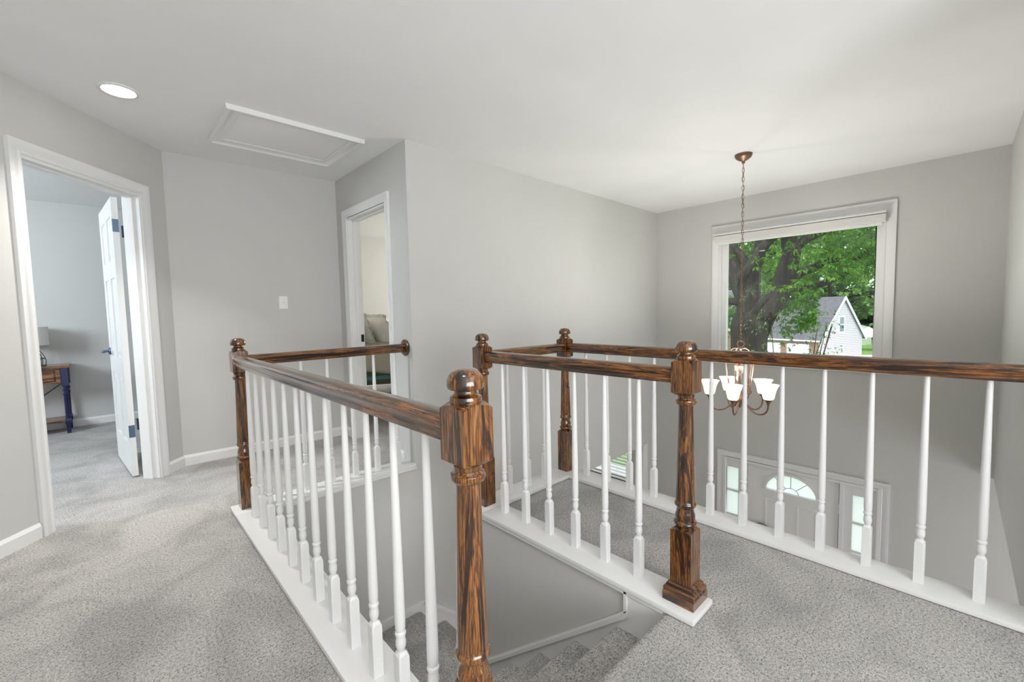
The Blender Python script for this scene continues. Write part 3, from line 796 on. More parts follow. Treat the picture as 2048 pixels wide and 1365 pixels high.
m = MB(); m.rings([[(u + du * a, v + dv * a, ZC + b) for a, b in prof] for u, v, du, dv in ((hx0, hy0, -1, -1), (hx1, hy0, 1, -1), (hx1, hy1, 1, 1), (hx0, hy1, -1, 1))], closed=True)
wadd(m, 'frame', M['white'], ah, smooth=25)
wadd(MB().box(hx0 + 0.002, hx1 - 0.002, hy0 + 0.002, hy1 - 0.002, ZC - 0.006, ZC + 0.012), 'panel', M['ceiling'], ah)
sw = thing('light_switch', (1.158, 4.206, 1.294), 0, 'white light switch on the back wall', 'light switch')
sw.rotation_euler = (0, 0, math.atan(-0.046))
m = MB().rings([[(-0.036, 0.004, -0.058), (0.036, 0.004, -0.058), (0.036, 0.004, 0.058), (-0.036, 0.004, 0.058)], [(-0.036, -0.001, -0.058), (0.036, -0.001, -0.058), (0.036, -0.001, 0.058), (-0.036, -0.001, 0.058)], [(-0.032, -0.005, -0.054), (0.032, -0.005, -0.054), (0.032, -0.005, 0.054), (-0.032, -0.005, 0.054)]])
m.build('plate', M['white_plastic'], sw)
m = MB().box(-0.006, 0.006, -0.006, -0.004, -0.013, 0.013).add([(-0.004, -0.005, -0.004), (0.004, -0.005, -0.004), (0.004, -0.005, 0.006), (-0.004, -0.005, 0.006), (-0.0035, -0.015, 0.006), (0.0035, -0.015, 0.006), (0.0035, -0.014, 0.012), (-0.0035, -0.014, 0.012)], [(0, 1, 5, 4), (1, 2, 6, 5), (2, 3, 7, 6), (3, 0, 4, 7), (4, 5, 6, 7)])
m.build('toggle', M['white_plastic'], sw)
for z in (-0.03, 0.03): MB().lathe([(0.003, 0), (0.003, 0.0015), (0.001, 0.002)], 10).xf(lambda p: Vector((p.x, -0.005 - p.z, z + p.y))).build('screw', M['white_plastic'], sw)

# ---------------------------------------------------------------- chandelier
CX, CY = 3.953, 1.348
ch = thing('chandelier', (CX, CY, ZC), 0, 'bronze five arm chandelier with white bell shades hanging on a chain', 'chandelier')
BZ = M['bronze']
def cz_(z): return z - ZC
MB().lathe([(0.001, 0), (0.066, 0), (0.068, -0.006), (0.062, -0.014), (0.064, -0.019), (0.055, -0.032), (0.050, -0.034), (0.034, -0.047), (0.016, -0.053), (0.013, -0.056), (0.013, -0.072), (0.004, -0.076)], 32).build('canopy', BZ, ch, 40)
m = MB(); z = -0.074; k = 0
def link(m, zc, ang, h=0.021, w=0.0085, r=0.0019):
    P = []
    for i in range(14):
        a = 2 * PI * i / 14
        u = w * math.cos(a); v = (h - w) * (1 if math.sin(a) >= 0 else -1) * (1 if abs(math.sin(a)) > 0.05 else 0) + w * math.sin(a)
        P.append(Vector((u * math.cos(ang), u * math.sin(ang), zc + v)))
    rs = []
    for i in range(14):
        t = (P[(i + 1) % 14] - P[i - 1]).normalized(); n = Vector((-math.sin(ang), math.cos(ang), 0)); b = t.cross(n)
        rs.append([P[i] + (n * math.cos(2 * PI * j / 5) + b * math.sin(2 * PI * j / 5)) * r for j in range(5)])
    m.rings(rs, closed=True)
zend = cz_(0.895)
while z > zend:
    link(m, z - 0.019, 0.5 + (k % 2) * PI / 2 + 0.25 * math.sin(k)); z -= 0.0365; k += 1
wire = [(0.004 * math.sin(i * 0.9), 0.004 * math.cos(i * 0.9), -0.07 - i * 0.02) for i in range(int((-0.07 - zend) / 0.02) + 2)]
m.tube(wire, 0.0016, 5)
m.build('chain', BZ, ch, 60)
m = MB(); zc = cz_(0.855)
m.rings([[( (0.027 + 0.0035 * math.cos(b)) * math.cos(a) * 0.32, (0.027 + 0.0035 * math.cos(b)) * math.cos(a) * -0.947, zc + (0.027 + 0.0035 * math.cos(b)) * math.sin(a)) if False else
          ((0.027 + 0.0035 * math.cos(b)) * math.cos(a) * 0.322 + 0.004 * math.sin(b) * 0.947, -(0.027 + 0.0035 * math.cos(b)) * math.cos(a) * 0.947 + 0.004 * math.sin(b) * 0.322, zc + (0.027 + 0.0035 * math.cos(b)) * math.sin(a)) for b in [2 * PI * j / 8 for j in range(8)]] for a in [2 * PI * i / 28 for i in range(28)]], closed=True)
m.build('hanging_ring', BZ, ch, 60)
MB().lathe([(0.003, cz_(0.83)), (0.012, cz_(0.825)), (0.016, cz_(0.81)), (0.009, cz_(0.80)), (0.009, cz_(0.72)), (0.016, cz_(0.715)), (0.047, cz_(0.70)), (0.050, cz_(0.672)), (0.052, cz_(0.668)), (0.046, cz_(0.645)), (0.034, cz_(0.625)), (0.020, cz_(0.615)), (0.015, cz_(0.602)), (0.009, cz_(0.598)), (0.0075, cz_(0.50)), (0.012, cz_(0.46)), (0.02, cz_(0.44)), (0.024, cz_(0.40)), (0.034, cz_(0.385)), (0.036, cz_(0.36)), (0.026, cz_(0.345)), (0.018, cz_(0.335)), (0.016, cz_(0.315)), (0.006, cz_(0.30))], 28).build('column', BZ, ch, 40)
def bez(P, n=24):
    out = []
    for i in range(n + 1):
        t = i / n
        Q = [Vector(p) for p in P]
        while len(Q) > 1: Q = [Q[j] * (1 - t) + Q[j + 1] * t for j in range(len(Q) - 1)]
        out.append(Q[0])
    return out
base_dir = math.atan2(-CY, -CX)
for i in range(5):
    # angle measured from the camera side, positive towards its right
    th = base_dir + math.radians(-12 + 72 * i)
    c, s = math.cos(th), math.sin(th)
    R = 0.238
    P = lambda r, z: (r * c, r * s, cz_(z))
    arm = bez([P(0.022, 0.395), P(0.05, 0.36), P(0.08, 0.265), P(0.165, 0.235), P(0.243, 0.265), P(R, 0.365)])
    a = MB().tube(arm, 0.0072, 8).build('arm', BZ, ch, 50)
    g = MB().tube(bez([P(0.045, 0.37), P(0.135, 0.44), P(0.015, 0.55), P(0.165, 0.60), P(0.145, 0.86), P(0.010, 0.815)]), 0.0052, 8).build('scroll', BZ, ch, 50)
    sp = [P(0.085 + 0.030 * (1 - k / 22) * math.cos(1.2 + k * 0.42), 0.455 + 0.030 * (1 - k / 22) * math.sin(1.2 + k * 0.42)) for k in range(20)]
    MB().tube(sp, 0.0042, 6).build('curl', BZ, g, 50)
    MB().lathe([(0.007, cz_(0.357)), (0.010, cz_(0.360)), (0.011, cz_(0.373)), (0.022, cz_(0.394)), (0.031, cz_(0.402)), (0.034, cz_(0.409)), (0.030, cz_(0.411)), (0.002, cz_(0.411))], 22, (R * c, R * s, 0)).build('candle_cup', BZ, a, 40)
    sh = MB().lathe([(0.0288, cz_(0.4060)), (0.0360, cz_(0.4093)), (0.0416, cz_(0.4216)), (0.0456, cz_(0.4421)), (0.0504, cz_(0.4667)), (0.0568, cz_(0.4913)), (0.0656, cz_(0.5118)), (0.0752, cz_(0.5257)), (0.0784, cz_(0.5306)), (0.0744, cz_(0.5298)), (0.0632, cz_(0.5126)), (0.0544, cz_(0.4913)), (0.0480, cz_(0.4667)), (0.0432, cz_(0.4421)), (0.0272, cz_(0.4134))], 28, (R * c, R * s, 0), cap=True)
    sh.build('glass_shade', M['glass_shade'], a, 50)
    lamp('chandelier_bulb', 'POINT', (CX + R * c, CY + R * s, 0.495), 9.5, (1.0, 0.97, 0.93), radius=0.025)

# ---------------------------------------------------------------- left bedroom: table and lamp
tb = thing('side_table', (-0.84, 6.58, 0), 0, 'brown wooden side table with navy turned legs beyond the open door', 'table')
def te(m): return m.xf(lambda p: p - Vector((-0.84, 6.58, 0)))
te(MB().box(-1.37, -0.315, 6.40, 6.752, 0.685, 0.712)).build('top', M['table_wood'], tb, bevel=0.004)
te(MB().box(-1.30, -0.385, 6.44, 6.72, 0.525, 0.685).box(-1.30, -0.385, 6.428, 6.44, 0.525, 0.55).box(-1.30, -0.385, 6.428, 6.44, 0.665, 0.685).box(-0.42, -0.385, 6.428, 6.44, 0.55, 0.665).box(-0.86, -0.82, 6.428, 6.44, 0.55, 0.665).box(-1.30, -1.26, 6.428, 6.44, 0.55, 0.665)).build('apron', M['table_wood'], tb)
for x0, x1 in ((-0.81, -0.428), (-1.252, -0.87)):
    dr = te(MB().box(x0, x1, 6.424, 6.445, 0.556, 0.660)).build('drawer', M['table_wood'], tb, bevel=0.003)
    xm = (x0 + x1) / 2 + 0.03
    te(MB().tube([(xm - 0.05, 6.424, 0.606), (xm - 0.05, 6.405, 0.606), (xm + 0.05, 6.405, 0.606), (xm + 0.05, 6.424, 0.606)], 0.006, 6)).build('drawer_handle', M['black'], dr)
for x in (-1.33, -0.355):
    for y in (6.43, 6.715):
        m = MB().sq([(0.025, 0.685), (0.025, 0.50)], (x, y))
        m.lathe([(0.02, 0.50), (0.017, 0.49), (0.016, 0.465), (0.024, 0.46), (0.024, 0.45), (0.016, 0.445), (0.016, 0.42), (0.022, 0.415), (0.022, 0.405), (0.018, 0.40), (0.017, 0.12)], 14, (x, y, 0))
        m.sq([(0.021, 0.155), (0.023, 0.15), (0.023, 0.10), (0.016, 0.09), (0.015, 0.0)], (x, y))
        te(m).build('leg', M['navy'], tb, 40)
te(MB().box(-1.33, -0.355, 6.42, 6.73, 0.115, 0.140)).build('shelf', M['table_wood'], tb, bevel=0.003)
for s in (-1, 1): te(MB().tube([(-0.84, 6.70, 0.13), (-0.84 + s * 0.48, 6.70, 0.53)], 0.004, 6)).build('brace', M['black'], tb)
ll = thing('table_lamp', (-0.585, 6.58, 0.712), 0, 'table lamp with pale drum shade and open wire base on the side table', 'lamp')
MB().lathe([(0.135, 0.215), (0.135, 0.405), (0.132, 0.405), (0.132, 0.215)], 36, cap=False).build('lamp_shade', M['shade'], ll, 40)
m = MB()
for k in range(8):
    a = 2 * PI * k / 8
    m.tube([((0.025 + 0.075 * math.sin(PI * min(1, t * 1.15) * 0.87) if t < 0.87 else 0.10 - 0.02 * (t - .87) / .13) * math.cos(a), (0.025 + 0.075 * math.sin(PI * min(1, t * 1.15) * 0.87) if t < 0.87 else 0.10 - 0.02 * (t - .87) / .13) * math.sin(a), 0.205 * (1 - t) + 0.004) for t in [j / 14 for j in range(15)]] if False else
           [((0.022 + 0.078 * math.sin(PI * 0.62 * t) / math.sin(PI * 0.62 * 0.8)) * math.cos(a), (0.022 + 0.078 * math.sin(PI * 0.62 * t) / math.sin(PI * 0.62 * 0.8)) * math.sin(a), 0.205 * (1 - t) + 0.004) for t in [j / 14 for j in range(15)]], 0.0032, 5)
for r, z in ((0.101, 0.004), (0.098, 0.075)):
    m.tube([(r * math.cos(2 * PI * j / 24), r * math.sin(2 * PI * j / 24), z) for j in range(25)], 0.003, 5)
m.lathe([(0.03, 0.20), (0.03, 0.212), (0.012, 0.22), (0.012, 0.29)], 14)
m.tube([(0, 0, 0.004), (0, 0, 0.21)], 0.004, 6)
m.build('wire_base', M['black'], ll, 50)

# ---------------------------------------------------------------- right bedroom: bed and pillows
YB = 4.42
bed = thing('bed', (2.9, 5.2, 0), 0, 'bed with olive grey quilt and teal frame seen through the right doorway', 'bed')
def be(m): return m.xf(lambda p: p - Vector((2.9, 5.2, 0)))
def soft(m, name, mat, par, lv=2, amp=0.0, seed=1, sc=0.2):
    o = m.build(name, mat, par, 180)
    md = o.modifiers.new('sub', 'SUBSURF'); md.levels = lv; md.render_levels = lv
    if amp:
        tx = bpy.data.textures.new(name + '_folds', 'CLOUDS'); tx.noise_scale = sc
        d = o.modifiers.new('folds', 'DISPLACE'); d.texture = tx; d.strength = amp; d.texture_coords = 'LOCAL'; d.mid_level = 0.5
    return o
be(MB().box(1.80, 1.97, YB, 6.0, 0.10, 1.06)).build('headboard', M['headboard'], bed, bevel=0.015)
be(MB().box(1.86, 3.95, YB + 0.02, YB + 0.05, 0.455, 0.50).box(1.86, 3.95, 5.92, 5.96, 0.455, 0.50).box(3.9, 3.95, YB + 0.02, 5.96, 0.455, 0.50)).build('side_rail', M['teal'], bed, bevel=0.004)
for x in (1.95, 3.9):
    for y in (YB + 0.05, 5.92): be(MB().sq([(0.03, 0), (0.035, 0.50)], (x, y))).build('leg', M['teal'], bed)
m = MB(); nx, ny = 14, 10
m.box(1.87, 3.92, YB + 0.03, 5.95, 0.55, 0.84); be(m).build('mattress', M['linen'], bed, bevel=0.04)
# quilt draped over the top and side
m = MB(); prof = [(YB - 0.005, 0.56), (YB - 0.02, 0.70), (YB - 0.005, 0.82), (YB + 0.05, 0.862), (YB + 0.4, 0.872), (5.6, 0.872), (5.93, 0.85), (5.98, 0.60)]
rs = []
for k in range(16):
    x = 1.95 + k * 0.135
    rs.append([(x, y + (0.02 * math.sin(k * 1.7) if z < 0.8 else 0), z - (0.10 * min(1, k / 5) if z < 0.6 else 0) + (0.012 * math.sin(k * 2.1 + i))) for i, (y, z) in enumerate(prof)])
vs = [p for r in rs for p in r]; n = len(prof)
fs = [(a * n + b, a * n + b + 1, (a + 1) * n + b + 1, (a + 1) * n + b) for a in range(len(rs) - 1) for b in range(n - 1)]
m.add(vs, fs); fo = [(3.99, 5.98, 0.10), (3.99, YB - 0.01, 0.10), (3.985, YB - 0.01, 0.80), (3.985, 5.98, 0.80), (3.93, YB, 0.865), (3.93, 5.97, 0.865)]
m.add(fo, [(0, 1, 2, 3), (3, 2, 4, 5)]); m.add([(2.1, 5.99, 0.1), (3.99, 5.99, 0.1), (3.99, 5.985, 0.80), (2.1, 5.985, 0.80)], [(0, 1, 2, 3)])  # unseen foot and far-side drops added to keep light from under the bed
q = soft(be(m), 'quilt', M['quilt'], bed, 2, 0.03, 3, 0.12)
sd = q.modifiers.new('thick', 'SOLIDIFY'); sd.thickness = 0.02
def pillow(name, loc, rot, L_, W_, T_, mat, label, grp):
    m = MB(); nu, nv = 12, 10; top = []; bot = []
    for i in range(nu + 1):
        for j in range(nv + 1):
            u = i / nu * 2 - 1; v = j / nv * 2 - 1
            t = (max(0, 1 - u ** 4) * max(0, 1 - v ** 4)) ** 0.55
            pinch = 1 - 0.06 * (1 - abs(u)) * (abs(v) ** 3); pu = 1 - 0.06 * (1 - abs(v)) * (abs(u) ** 3)
            rr = 0.006 * math.sin(9 * u + 4 * v)
            top.append((u * L_ / 2 * pu, v * W_ / 2 * pinch, T_ / 2 * t + rr)); bot.append((u * L_ / 2 * pu, v * W_ / 2 * pinch, -T_ / 2 * t + rr))
    n = nv + 1; f1 = [(a * n + b, a * n + b + 1, (a + 1) * n + b + 1, (a + 1) * n + b) for a in range(nu) for b in range(nv)]
    m.add(top, f1); m.add(bot, [tuple(reversed(x)) for x in f1])
    # ruffled border
    per = [(-1 + 2 * k / 20, -1) for k in range(20)] + [(1, -1 + 2 * k / 16) for k in range(16)] + [(1 - 2 * k / 20, 1) for k in range(20)] + [(-1, 1 - 2 * k / 16) for k in range(16)]
    ri = []; ro_ = []
    for k, (u, v) in enumerate(per):
        ri.append((u * L_ / 2 * 0.97, v * W_ / 2 * 0.97, 0)); ro_.append((u * (L_ / 2 + 0.035), v * (W_ / 2 + 0.035), 0.012 * math.sin(k * 1.9)))
    m.rings([ri, ro_], cap=False)
    o = m.build(name, mat, None, 60); o.location = loc; o.rotation_euler = rot
    tag(o, label, 'pillow', grp); return o
pillow('pillow', (2.12, 4.86, 0.955), (math.radians(90), math.radians(-24), math.radians(90)) if False else (0, math.radians(-107), 0), 0.42, 0.66, 0.13, M['linen'], 'white pillow leaning on the headboard, behind the other pillow', 'pillows on the bed')
pillow('pillow', (2.31, 4.76, 0.945), (0, math.radians(-112), 0), 0.42, 0.66, 0.19, M['linen'], 'white ruffled pillow in front, leaning on the pillow by the headboard', 'pillows on the bed')

# ---------------------------------------------------------------- outdoors
G0 = -2.95; G1 = -5.2
gr = MB(); gr.add([(5.7, -60, G0), (14, -60, G0), (40, -60, G1), (160, -60, G1), (5.7, 90, G0), (14, 90, G0), (40, 90, G1), (160, 90, G1)], [(0, 1, 5, 4), (1, 2, 6, 5), (2, 3, 7, 6)])
struct(gr.build('ground', M['grass']), 'green lawn outside')
struct(MB().box(5.6, 10.5, -1.6, 3.2, ZF - 0.3, ZF - 0.06).build('floor_bounce_slab', M['asphalt']), 'pale slab added outside the front door to bounce light')  # unseen pale slab added to whiten the light reaching the door glass
struct(MB().box(6.2, 9.6, 3.5, 9.5, ZF - 0.4, G0 + 0.03).build('floor_bounce_strip', M['asphalt']), 'pale strip added along the house front to bounce light')  # added pale ground that reflects whiter light at the lower window
dv = MB().add([(40, -8, G1 + 0.03), (63, 0, G1 + 0.03), (70.5, 8.6, G1 + 0.03), (58.5, 24, G1 + 0.03), (40, 30, G1 + 0.03)], [(0, 1, 2, 3, 4)])
struct(dv.build('driveway', M['asphalt']), 'pale driveway before the neighbouring house')
# main tree
tree = thing('shade_tree', (13, 4.1, G0), 0, 'large forked dark trunked shade tree outside the big window', 'tree')
def tr(m): return m.xf(lambda p: p - Vector((13, 4.1, G0)))
def limb(name, yz_, dx, r):
    n = len(yz_); P = []; 
    for i, (y, z) in enumerate(yz_): P.append(Vector((13 + dx[0] + (dx[1] - dx[0]) * i / (n - 1), y, z)))
    # Catmull-Rom smoothing
    out = []; rr = []
    for i in range(n - 1):
        p0, p1, p2, p3 = P[max(i - 1, 0)], P[i], P[i + 1], P[min(i + 2, n - 1)]
        for k in range(5):
            t = k / 5
            out.append(0.5 * ((2 * p1) + (p2 - p0) * t + (2 * p0 - 5 * p1 + 4 * p2 - p3) * t * t + (3 * p1 - p0 - 3 * p2 + p3) * t ** 3)); rr.append(r[i] + (r[i + 1] - r[i]) * t)
    out.append(P[-1]); rr.append(r[-1])
    return MB().tube(out, rr, 12)
tk = tr(limb('trunk', [(4.28, -3.1), (4.25, -2.2), (4.22, -1.2), (4.22, -0.4), (4.22, 0.2), (4.22, 0.65), (4.24, 1.05)], (0, 0), [0.72, 0.55, 0.48, 0.45, 0.46, 0.48, 0.36])).build('trunk', M['bark'], tree, 80)
BR = [
 ([(4.24, 0.9), (4.27, 1.53), (4.26, 1.91), (4.23, 2.26), (4.13, 2.55), (4.1, 3.03), (4.07, 3.4), (4.0, 4.6)], (0, 0.6), [.32, .30, .27, .20, .17, .16, .16, .1]),
 ([(4.1, 0.35), (3.78, 0.95), (3.5, 1.35), (3.35, 1.85), (3.26, 2.17), (3.17, 2.52), (3.21, 2.81), (3.23, 3.09), (3.25, 3.6), (3.1, 5)], (0, -0.5), [.34, .24, .22, .25, .24, .20, .18, .18, .17, .1]),
 ([(3.17, 2.5), (2.88, 2.8), (2.62, 2.92), (2.31, 3.02), (1.8, 3.3)], (-0.4, -0.2), [.12, .11, .10, .08, .05]),
 ([(4.36, 2.0), (4.15, 2.17), (3.92, 2.45), (3.72, 2.73), (3.5, 2.91), (3.22, 3.02), (2.9, 3.4)], (-0.3, -0.8), [.13, .13, .13, .12, .10, .06, .04]),
 ([(4.36, 1.4), (4.58, 1.98), (4.74, 2.3), (4.85, 2.63), (5.01, 3.04), (5.3, 4.5)], (0, 0.3), [.22, .22, .22, .22, .2, .12]),
 ([(4.3, 2.2), (4.59, 2.71), (4.82, 2.94), (5.09, 3.21), (5.6, 3.7)], (0.2, 0.2), [.15, .12, .11, .09, .05]),
 ([(4.35, 1.2), (4.54, 1.33), (4.69, 1.35), (4.99, 1.42), (5.6, 1.7)], (0, -0.3), [.12, .11, .10, .09, .05]),
 ([(3.36, 1.7), (3.04, 2.01), (2.78, 2.13), (2.58, 2.25), (2.3, 2.32), (1.9, 2.34), (1.4, 2.45), (0.6, 2.6)], (0, 0.4), [.11, .10, .10, .09, .08, .06, .045, .02]),
 ([(3.6, 1.4), (3.38, 1.6), (3.13, 1.62), (2.85, 1.66), (2.59, 1.73), (2.29, 1.88), (1.94, 2.09), (1.5, 2.2)], (0, 0.5), [.10, .09, .08, .08, .07, .06, .05, .03]),
 ([(4.1, 0.95), (3.83, 1.32), (3.6, 1.5)], (-0.25, -0.2), [.10, .09, .07]),
 ([(3.1, 2.68), (2.93, 2.59), (2.96, 2.42), (2.91, 2.35), (3.02, 2.2)], (-0.6, -0.6), [.03, .03, .03, .025, .012]),
]
for yz_, dx, r in BR: tr(limb('branch', yz_, dx, r)).build('branch', M['bark'], tree, 80)
rnd = random.Random(7)
def leaf_clump(V, F, c, n, ll, lw, droop=0.5):
    for i in range(n):
        a = rnd.uniform(0, 2 * PI); el = rnd.uniform(-0.9, 0.5) - droop * 0.3
        d = Vector((math.cos(a) * math.cos(el), math.sin(a) * math.cos(el), math.sin(el)))
        side = d.cross(Vector((rnd.uniform(-.5, .5), rnd.uniform(-.5, .5), 1))).normalized()
        l = ll * rnd.uniform(0.7, 1.2); w = lw * rnd.uniform(0.8, 1.2); p = c + d * 0.02
        o = len(V); nrm = side.cross(d)
        V += [p, p + d * l * 0.5 + side * w - nrm * 0.01, p + d * l - nrm * 0.03, p + d * l * 0.5 - side * w - nrm * 0.01]
        F.append((o, o + 1, o + 2, o + 3))
def zlow(y):
    # underside of the crown
    if y > 4.6: return 0.3
    if y > 3.4: return 1.15
    if y > 2.7: return 0.95 + (3.4 - y) * 0.7
    return 1.62
V, F = [], []
cl = []
for i in range(380):                      # bough centres with sprays of whorled leaves around them
    y = rnd.uniform(-2.5, 8.5); x = rnd.uniform(10.8, 16.5); z = zlow(y) + abs(rnd.gauss(0, 1)) * 1.5 + 0.15
    cl.append((x, y, z))
for i in range(55):
    y = rnd.uniform(2.65, 3.6); cl.append((rnd.uniform(11.8, 14), y, zlow(y) + rnd.uniform(-0.7, 0.5)))
for i in range(60):
    y = rnd.uniform(1.2, 3.2); cl.append((rnd.uniform(11.5, 14), y, rnd.uniform(1.6, 3.3)))
for (x, y, z) in cl:
    if 2.6 < y < 5.2 and z < 3.3 and x < 13.6 and rnd.random() < 0.85: x = rnd.uniform(13.9, 16.5)
    for j in range(11):
        c = Vector((x + rnd.gauss(0, 0.32), y + rnd.gauss(0, 0.32), z + rnd.gauss(0, 0.13)))
        sl = (c.z - CAM_H) / c.x; az = c.y / c.x                     # the crown is open on the side of the lawn
        if az < 0.205 and sl < 0.036 + 0.03 * rnd.random() and c.z < 2.2: continue
        leaf_clump(V, F, c, 9, 0.13, 0.020)
V = [p - Vector((13, 4.1, G0)) for p in V]
raw('foliage', [tuple(p) for p in V], F, M['leaf'], tree)
# thin bare shrub stems at the tree's foot
sb = thing('shrub', (12.2, 4.6, G0), 0, 'thin stemmed shrub beside the big tree trunk, left side', 'shrub')
m = MB(); V, F = [], []
for k in range(9):
    a = rnd.uniform(0, 2 * PI); q = [Vector((0, 0, 0))]
    for j in range(5): q.append(q[-1] + Vector((math.cos(a) * 0.16 + rnd.uniform(-.06, .06), math.sin(a) * 0.16 + rnd.uniform(-.06, .06), 0.75)))
    m.tube(q, [0.03, 0.026, 0.022, 0.017, 0.012, 0.006], 6)
    for j in range(26):
        c = q[rnd.randint(2, 5)] + Vector((rnd.gauss(0, .14), rnd.gauss(0, .14), rnd.gauss(0, .25)))
        leaf_clump(V, F, c, 3, 0.08, 0.018)
m.build('stems', M['bark'], sb, 60); raw('foliage', [tuple(p) for p in V], F, M['leaf_far'], sb)
sb2 = dup(sb, (12.6, 3.1, G0 - 0.1), 2.1, 'thin stemmed shrub right of the big tree trunk before the garage')
# neighbouring house
HC = Vector((61.7, 12.15, G1)); tdir = Vector((0.34, 0.94, 0)).normalized(); bdir = Vector((0.94, -0.34, 0)).normalized()
hs = thing('house', HC, 0, 'white sided house with brick garage front and grey roof beyond the lawn', 'house')
def H_(u, v, z): return tdir * u + bdir * v + Vector((0, 0, z))       # u: along the front, v: back, z: up
def hbox(m, u0, u1, v0, v1, z0, z1):
    P = [H_(u0, v0, z0), H_(u1, v0, z0), H_(u1, v1, z0), H_(u0, v1, z0), H_(u0, v0, z1), H_(u1, v0, z1), H_(u1, v1, z1), H_(u0, v1, z1)]
    return m.add(P, [(3, 2, 1, 0), (4, 5, 6, 7), (0, 1, 5, 4), (1, 2, 6, 5), (2, 3, 7, 6), (3, 0, 4, 7)])
GW = 8.2; EV = 2.55; PK = 7.3
m = MB(); m.add([H_(0, 0, 0), H_(0, GW, 0), H_(0, GW, EV), H_(0, GW / 2, PK), H_(0, 0, EV), H_(0.25, 0, 0), H_(0.25, GW, 0), H_(0.25, GW, EV), H_(0.25, GW / 2, PK), H_(0.25, 0, EV)], [(0, 1, 2, 3, 4), (9, 8, 7, 6, 5), (0, 5, 6, 1), (1, 6, 7, 2), (2, 7, 8, 3), (3, 8, 9, 4), (4, 9, 5, 0)])
m.build('gable_wall', M['siding'], hs)
m = MB(); hbox(m, 0.25, 9.5, 0.0, 0.3, 0, EV); m.build('brick_wall', M['brick'], hs)
m = MB()
for s in (0, 1):
    a, b = (0.0, GW / 2) if s == 0 else (GW, GW / 2)
    o_ = -0.35 if s == 0 else 0.35
    e_z = EV - 0.35 * (PK - EV) / (GW / 2)
    m.add([H_(-0.25, a + o_, e_z), H_(9.5, a + o_, e_z), H_(9.5, b, PK), H_(-0.25, b, PK), H_(-0.25, a + o_, e_z + .18), H_(9.5, a + o_, e_z + .18), H_(9.5, b, PK + .18), H_(-0.25, b, PK + .18)], [(3, 2, 1, 0), (4, 5, 6, 7), (0, 1, 5, 4), (1, 2, 6, 5), (2, 3, 7, 6), (3, 0, 4, 7)])
m.build('roof', M['roof'], hs)
m = MB()
for s in (0, 1):
    a, b = (-0.35, GW / 2) if s == 0 else (GW + 0.35, GW / 2)
    e_z = EV - 0.35 * (PK - EV) / (GW / 2)
    m.add([H_(-0.33, a, e_z - .16), H_(-0.33, b, PK - .16), H_(-0.33, b, PK + .2), H_(-0.33, a, e_z + .2), H_(-0.24, a, e_z - .16), H_(-0.24, b, PK - .16), H_(-0.24, b, PK + .2), H_(-0.24, a, e_z + .2)], [(0, 1, 2, 3), (7, 6, 5, 4), (0, 4, 5, 1), (1, 5, 6, 2), (2, 6, 7, 3), (3, 7, 4, 0)])
m.add(*(lambda q: (q.v, q.f))(hbox(MB(), -0.3, 9.5, -0.42, -0.3, EV - 0.47, EV - 0.30)))
m.build('fascia', M['garage'], hs)
for u in (1.35, 4.95):
    m = MB(); hbox(m, u, u + 2.75, -0.06, 0.02, 0, 1.72)
    for k in range(1, 4): hbox(m, u, u + 2.75, -0.075, -0.055, 0.43 * k - 0.02, 0.43 * k)
    m.build('garage_door', M['garage'], hs)
wf = MB(); hbox(wf, -0.06, 0.0, GW / 2 - 0.85, GW / 2 + 0.35, 3.0, 5.1); wf = wf.build('window', M['canvas'], hs)
m = MB(); hbox(m, -0.09, -0.055, GW / 2 - 0.65, GW / 2 + 0.15, 3.2, 4.02); hbox(m, -0.09, -0.055, GW / 2 - 0.65, GW / 2 + 0.15, 4.12, 4.95)
m.build('pane', M['dark_glass'], wf)
m = MB(); hbox(m, 9.5, 24, -0.5, 9, 0, 3.0); m.build('brick_wall', M['brick'], hs)
m = MB(); hbox(m, 9.3, 24, -0.7, 9, 3.0, 6.3); m.build('upper_wall', M['siding'], hs)
m = MB(); m.add([H_(9.0, -1.2, 6.2), H_(24.3, -1.2, 6.2), H_(24.3, 4.2, 9.0), H_(9.0, 4.2, 9.0), H_(9.0, 9.5, 6.2), H_(24.3, 9.5, 6.2)], [(0, 1, 2, 3), (3, 2, 5, 4), (0, 3, 4), (1, 5, 2), (0, 4, 5, 1)]); m.build('roof', M['roof'], hs)
for u in (11.0, 14.5, 18.5):
    wf = hbox(MB(), u, u + 1.0, -0.78, -0.68, 3.7, 5.4).build('window', M['dark_glass'], hs)
    for ua in (u - 0.5, u + 1.05): hbox(MB(), ua, ua + 0.45, -0.8, -0.68, 3.65, 5.45).build('shutter', M['shutter'], wf)
# shed, canopy, bin
sd_ = thing('garden_shed', (88.5, 13.0, G1), -0.25, 'small pale green garden shed on the far lawn', 'shed')
MB().box(-2.0, 2.0, -1.6, 1.6, 0, 2.1).build('walls', M['shed'], sd_)
MB().prism([(-1.8, 2.05), (-1.4, 2.75), (0, 3.15), (1.4, 2.75), (1.8, 2.05)], 'x', -2.1, 2.1).build('roof', M['shed'], sd_)
MB().box(-2.06, -1.98, -0.9, 0.9, 0.1, 2.0).build('door', M['canvas'], sd_)
m = MB().box(-2.1, -2.04, -1.0, -0.9, 0, 2.05).box(-2.1, -2.04, 0.9, 1.0, 0, 2.05).box(-2.1, -2.04, -1, 1, 1.98, 2.08).tube([(-2.08, -0.9, 0.1), (-2.08, 0.9, 1.0)], 0.06, 4).tube([(-2.08, 0.9, 0.1), (-2.08, -0.9, 1.0)], 0.06, 4)
m.build('door_trim', M['shutter'], sd_)
cn = thing('canopy_tent', (77.5, 9.75, G1), 0.1, 'white canopy tent beside the neighbouring house', 'canopy')
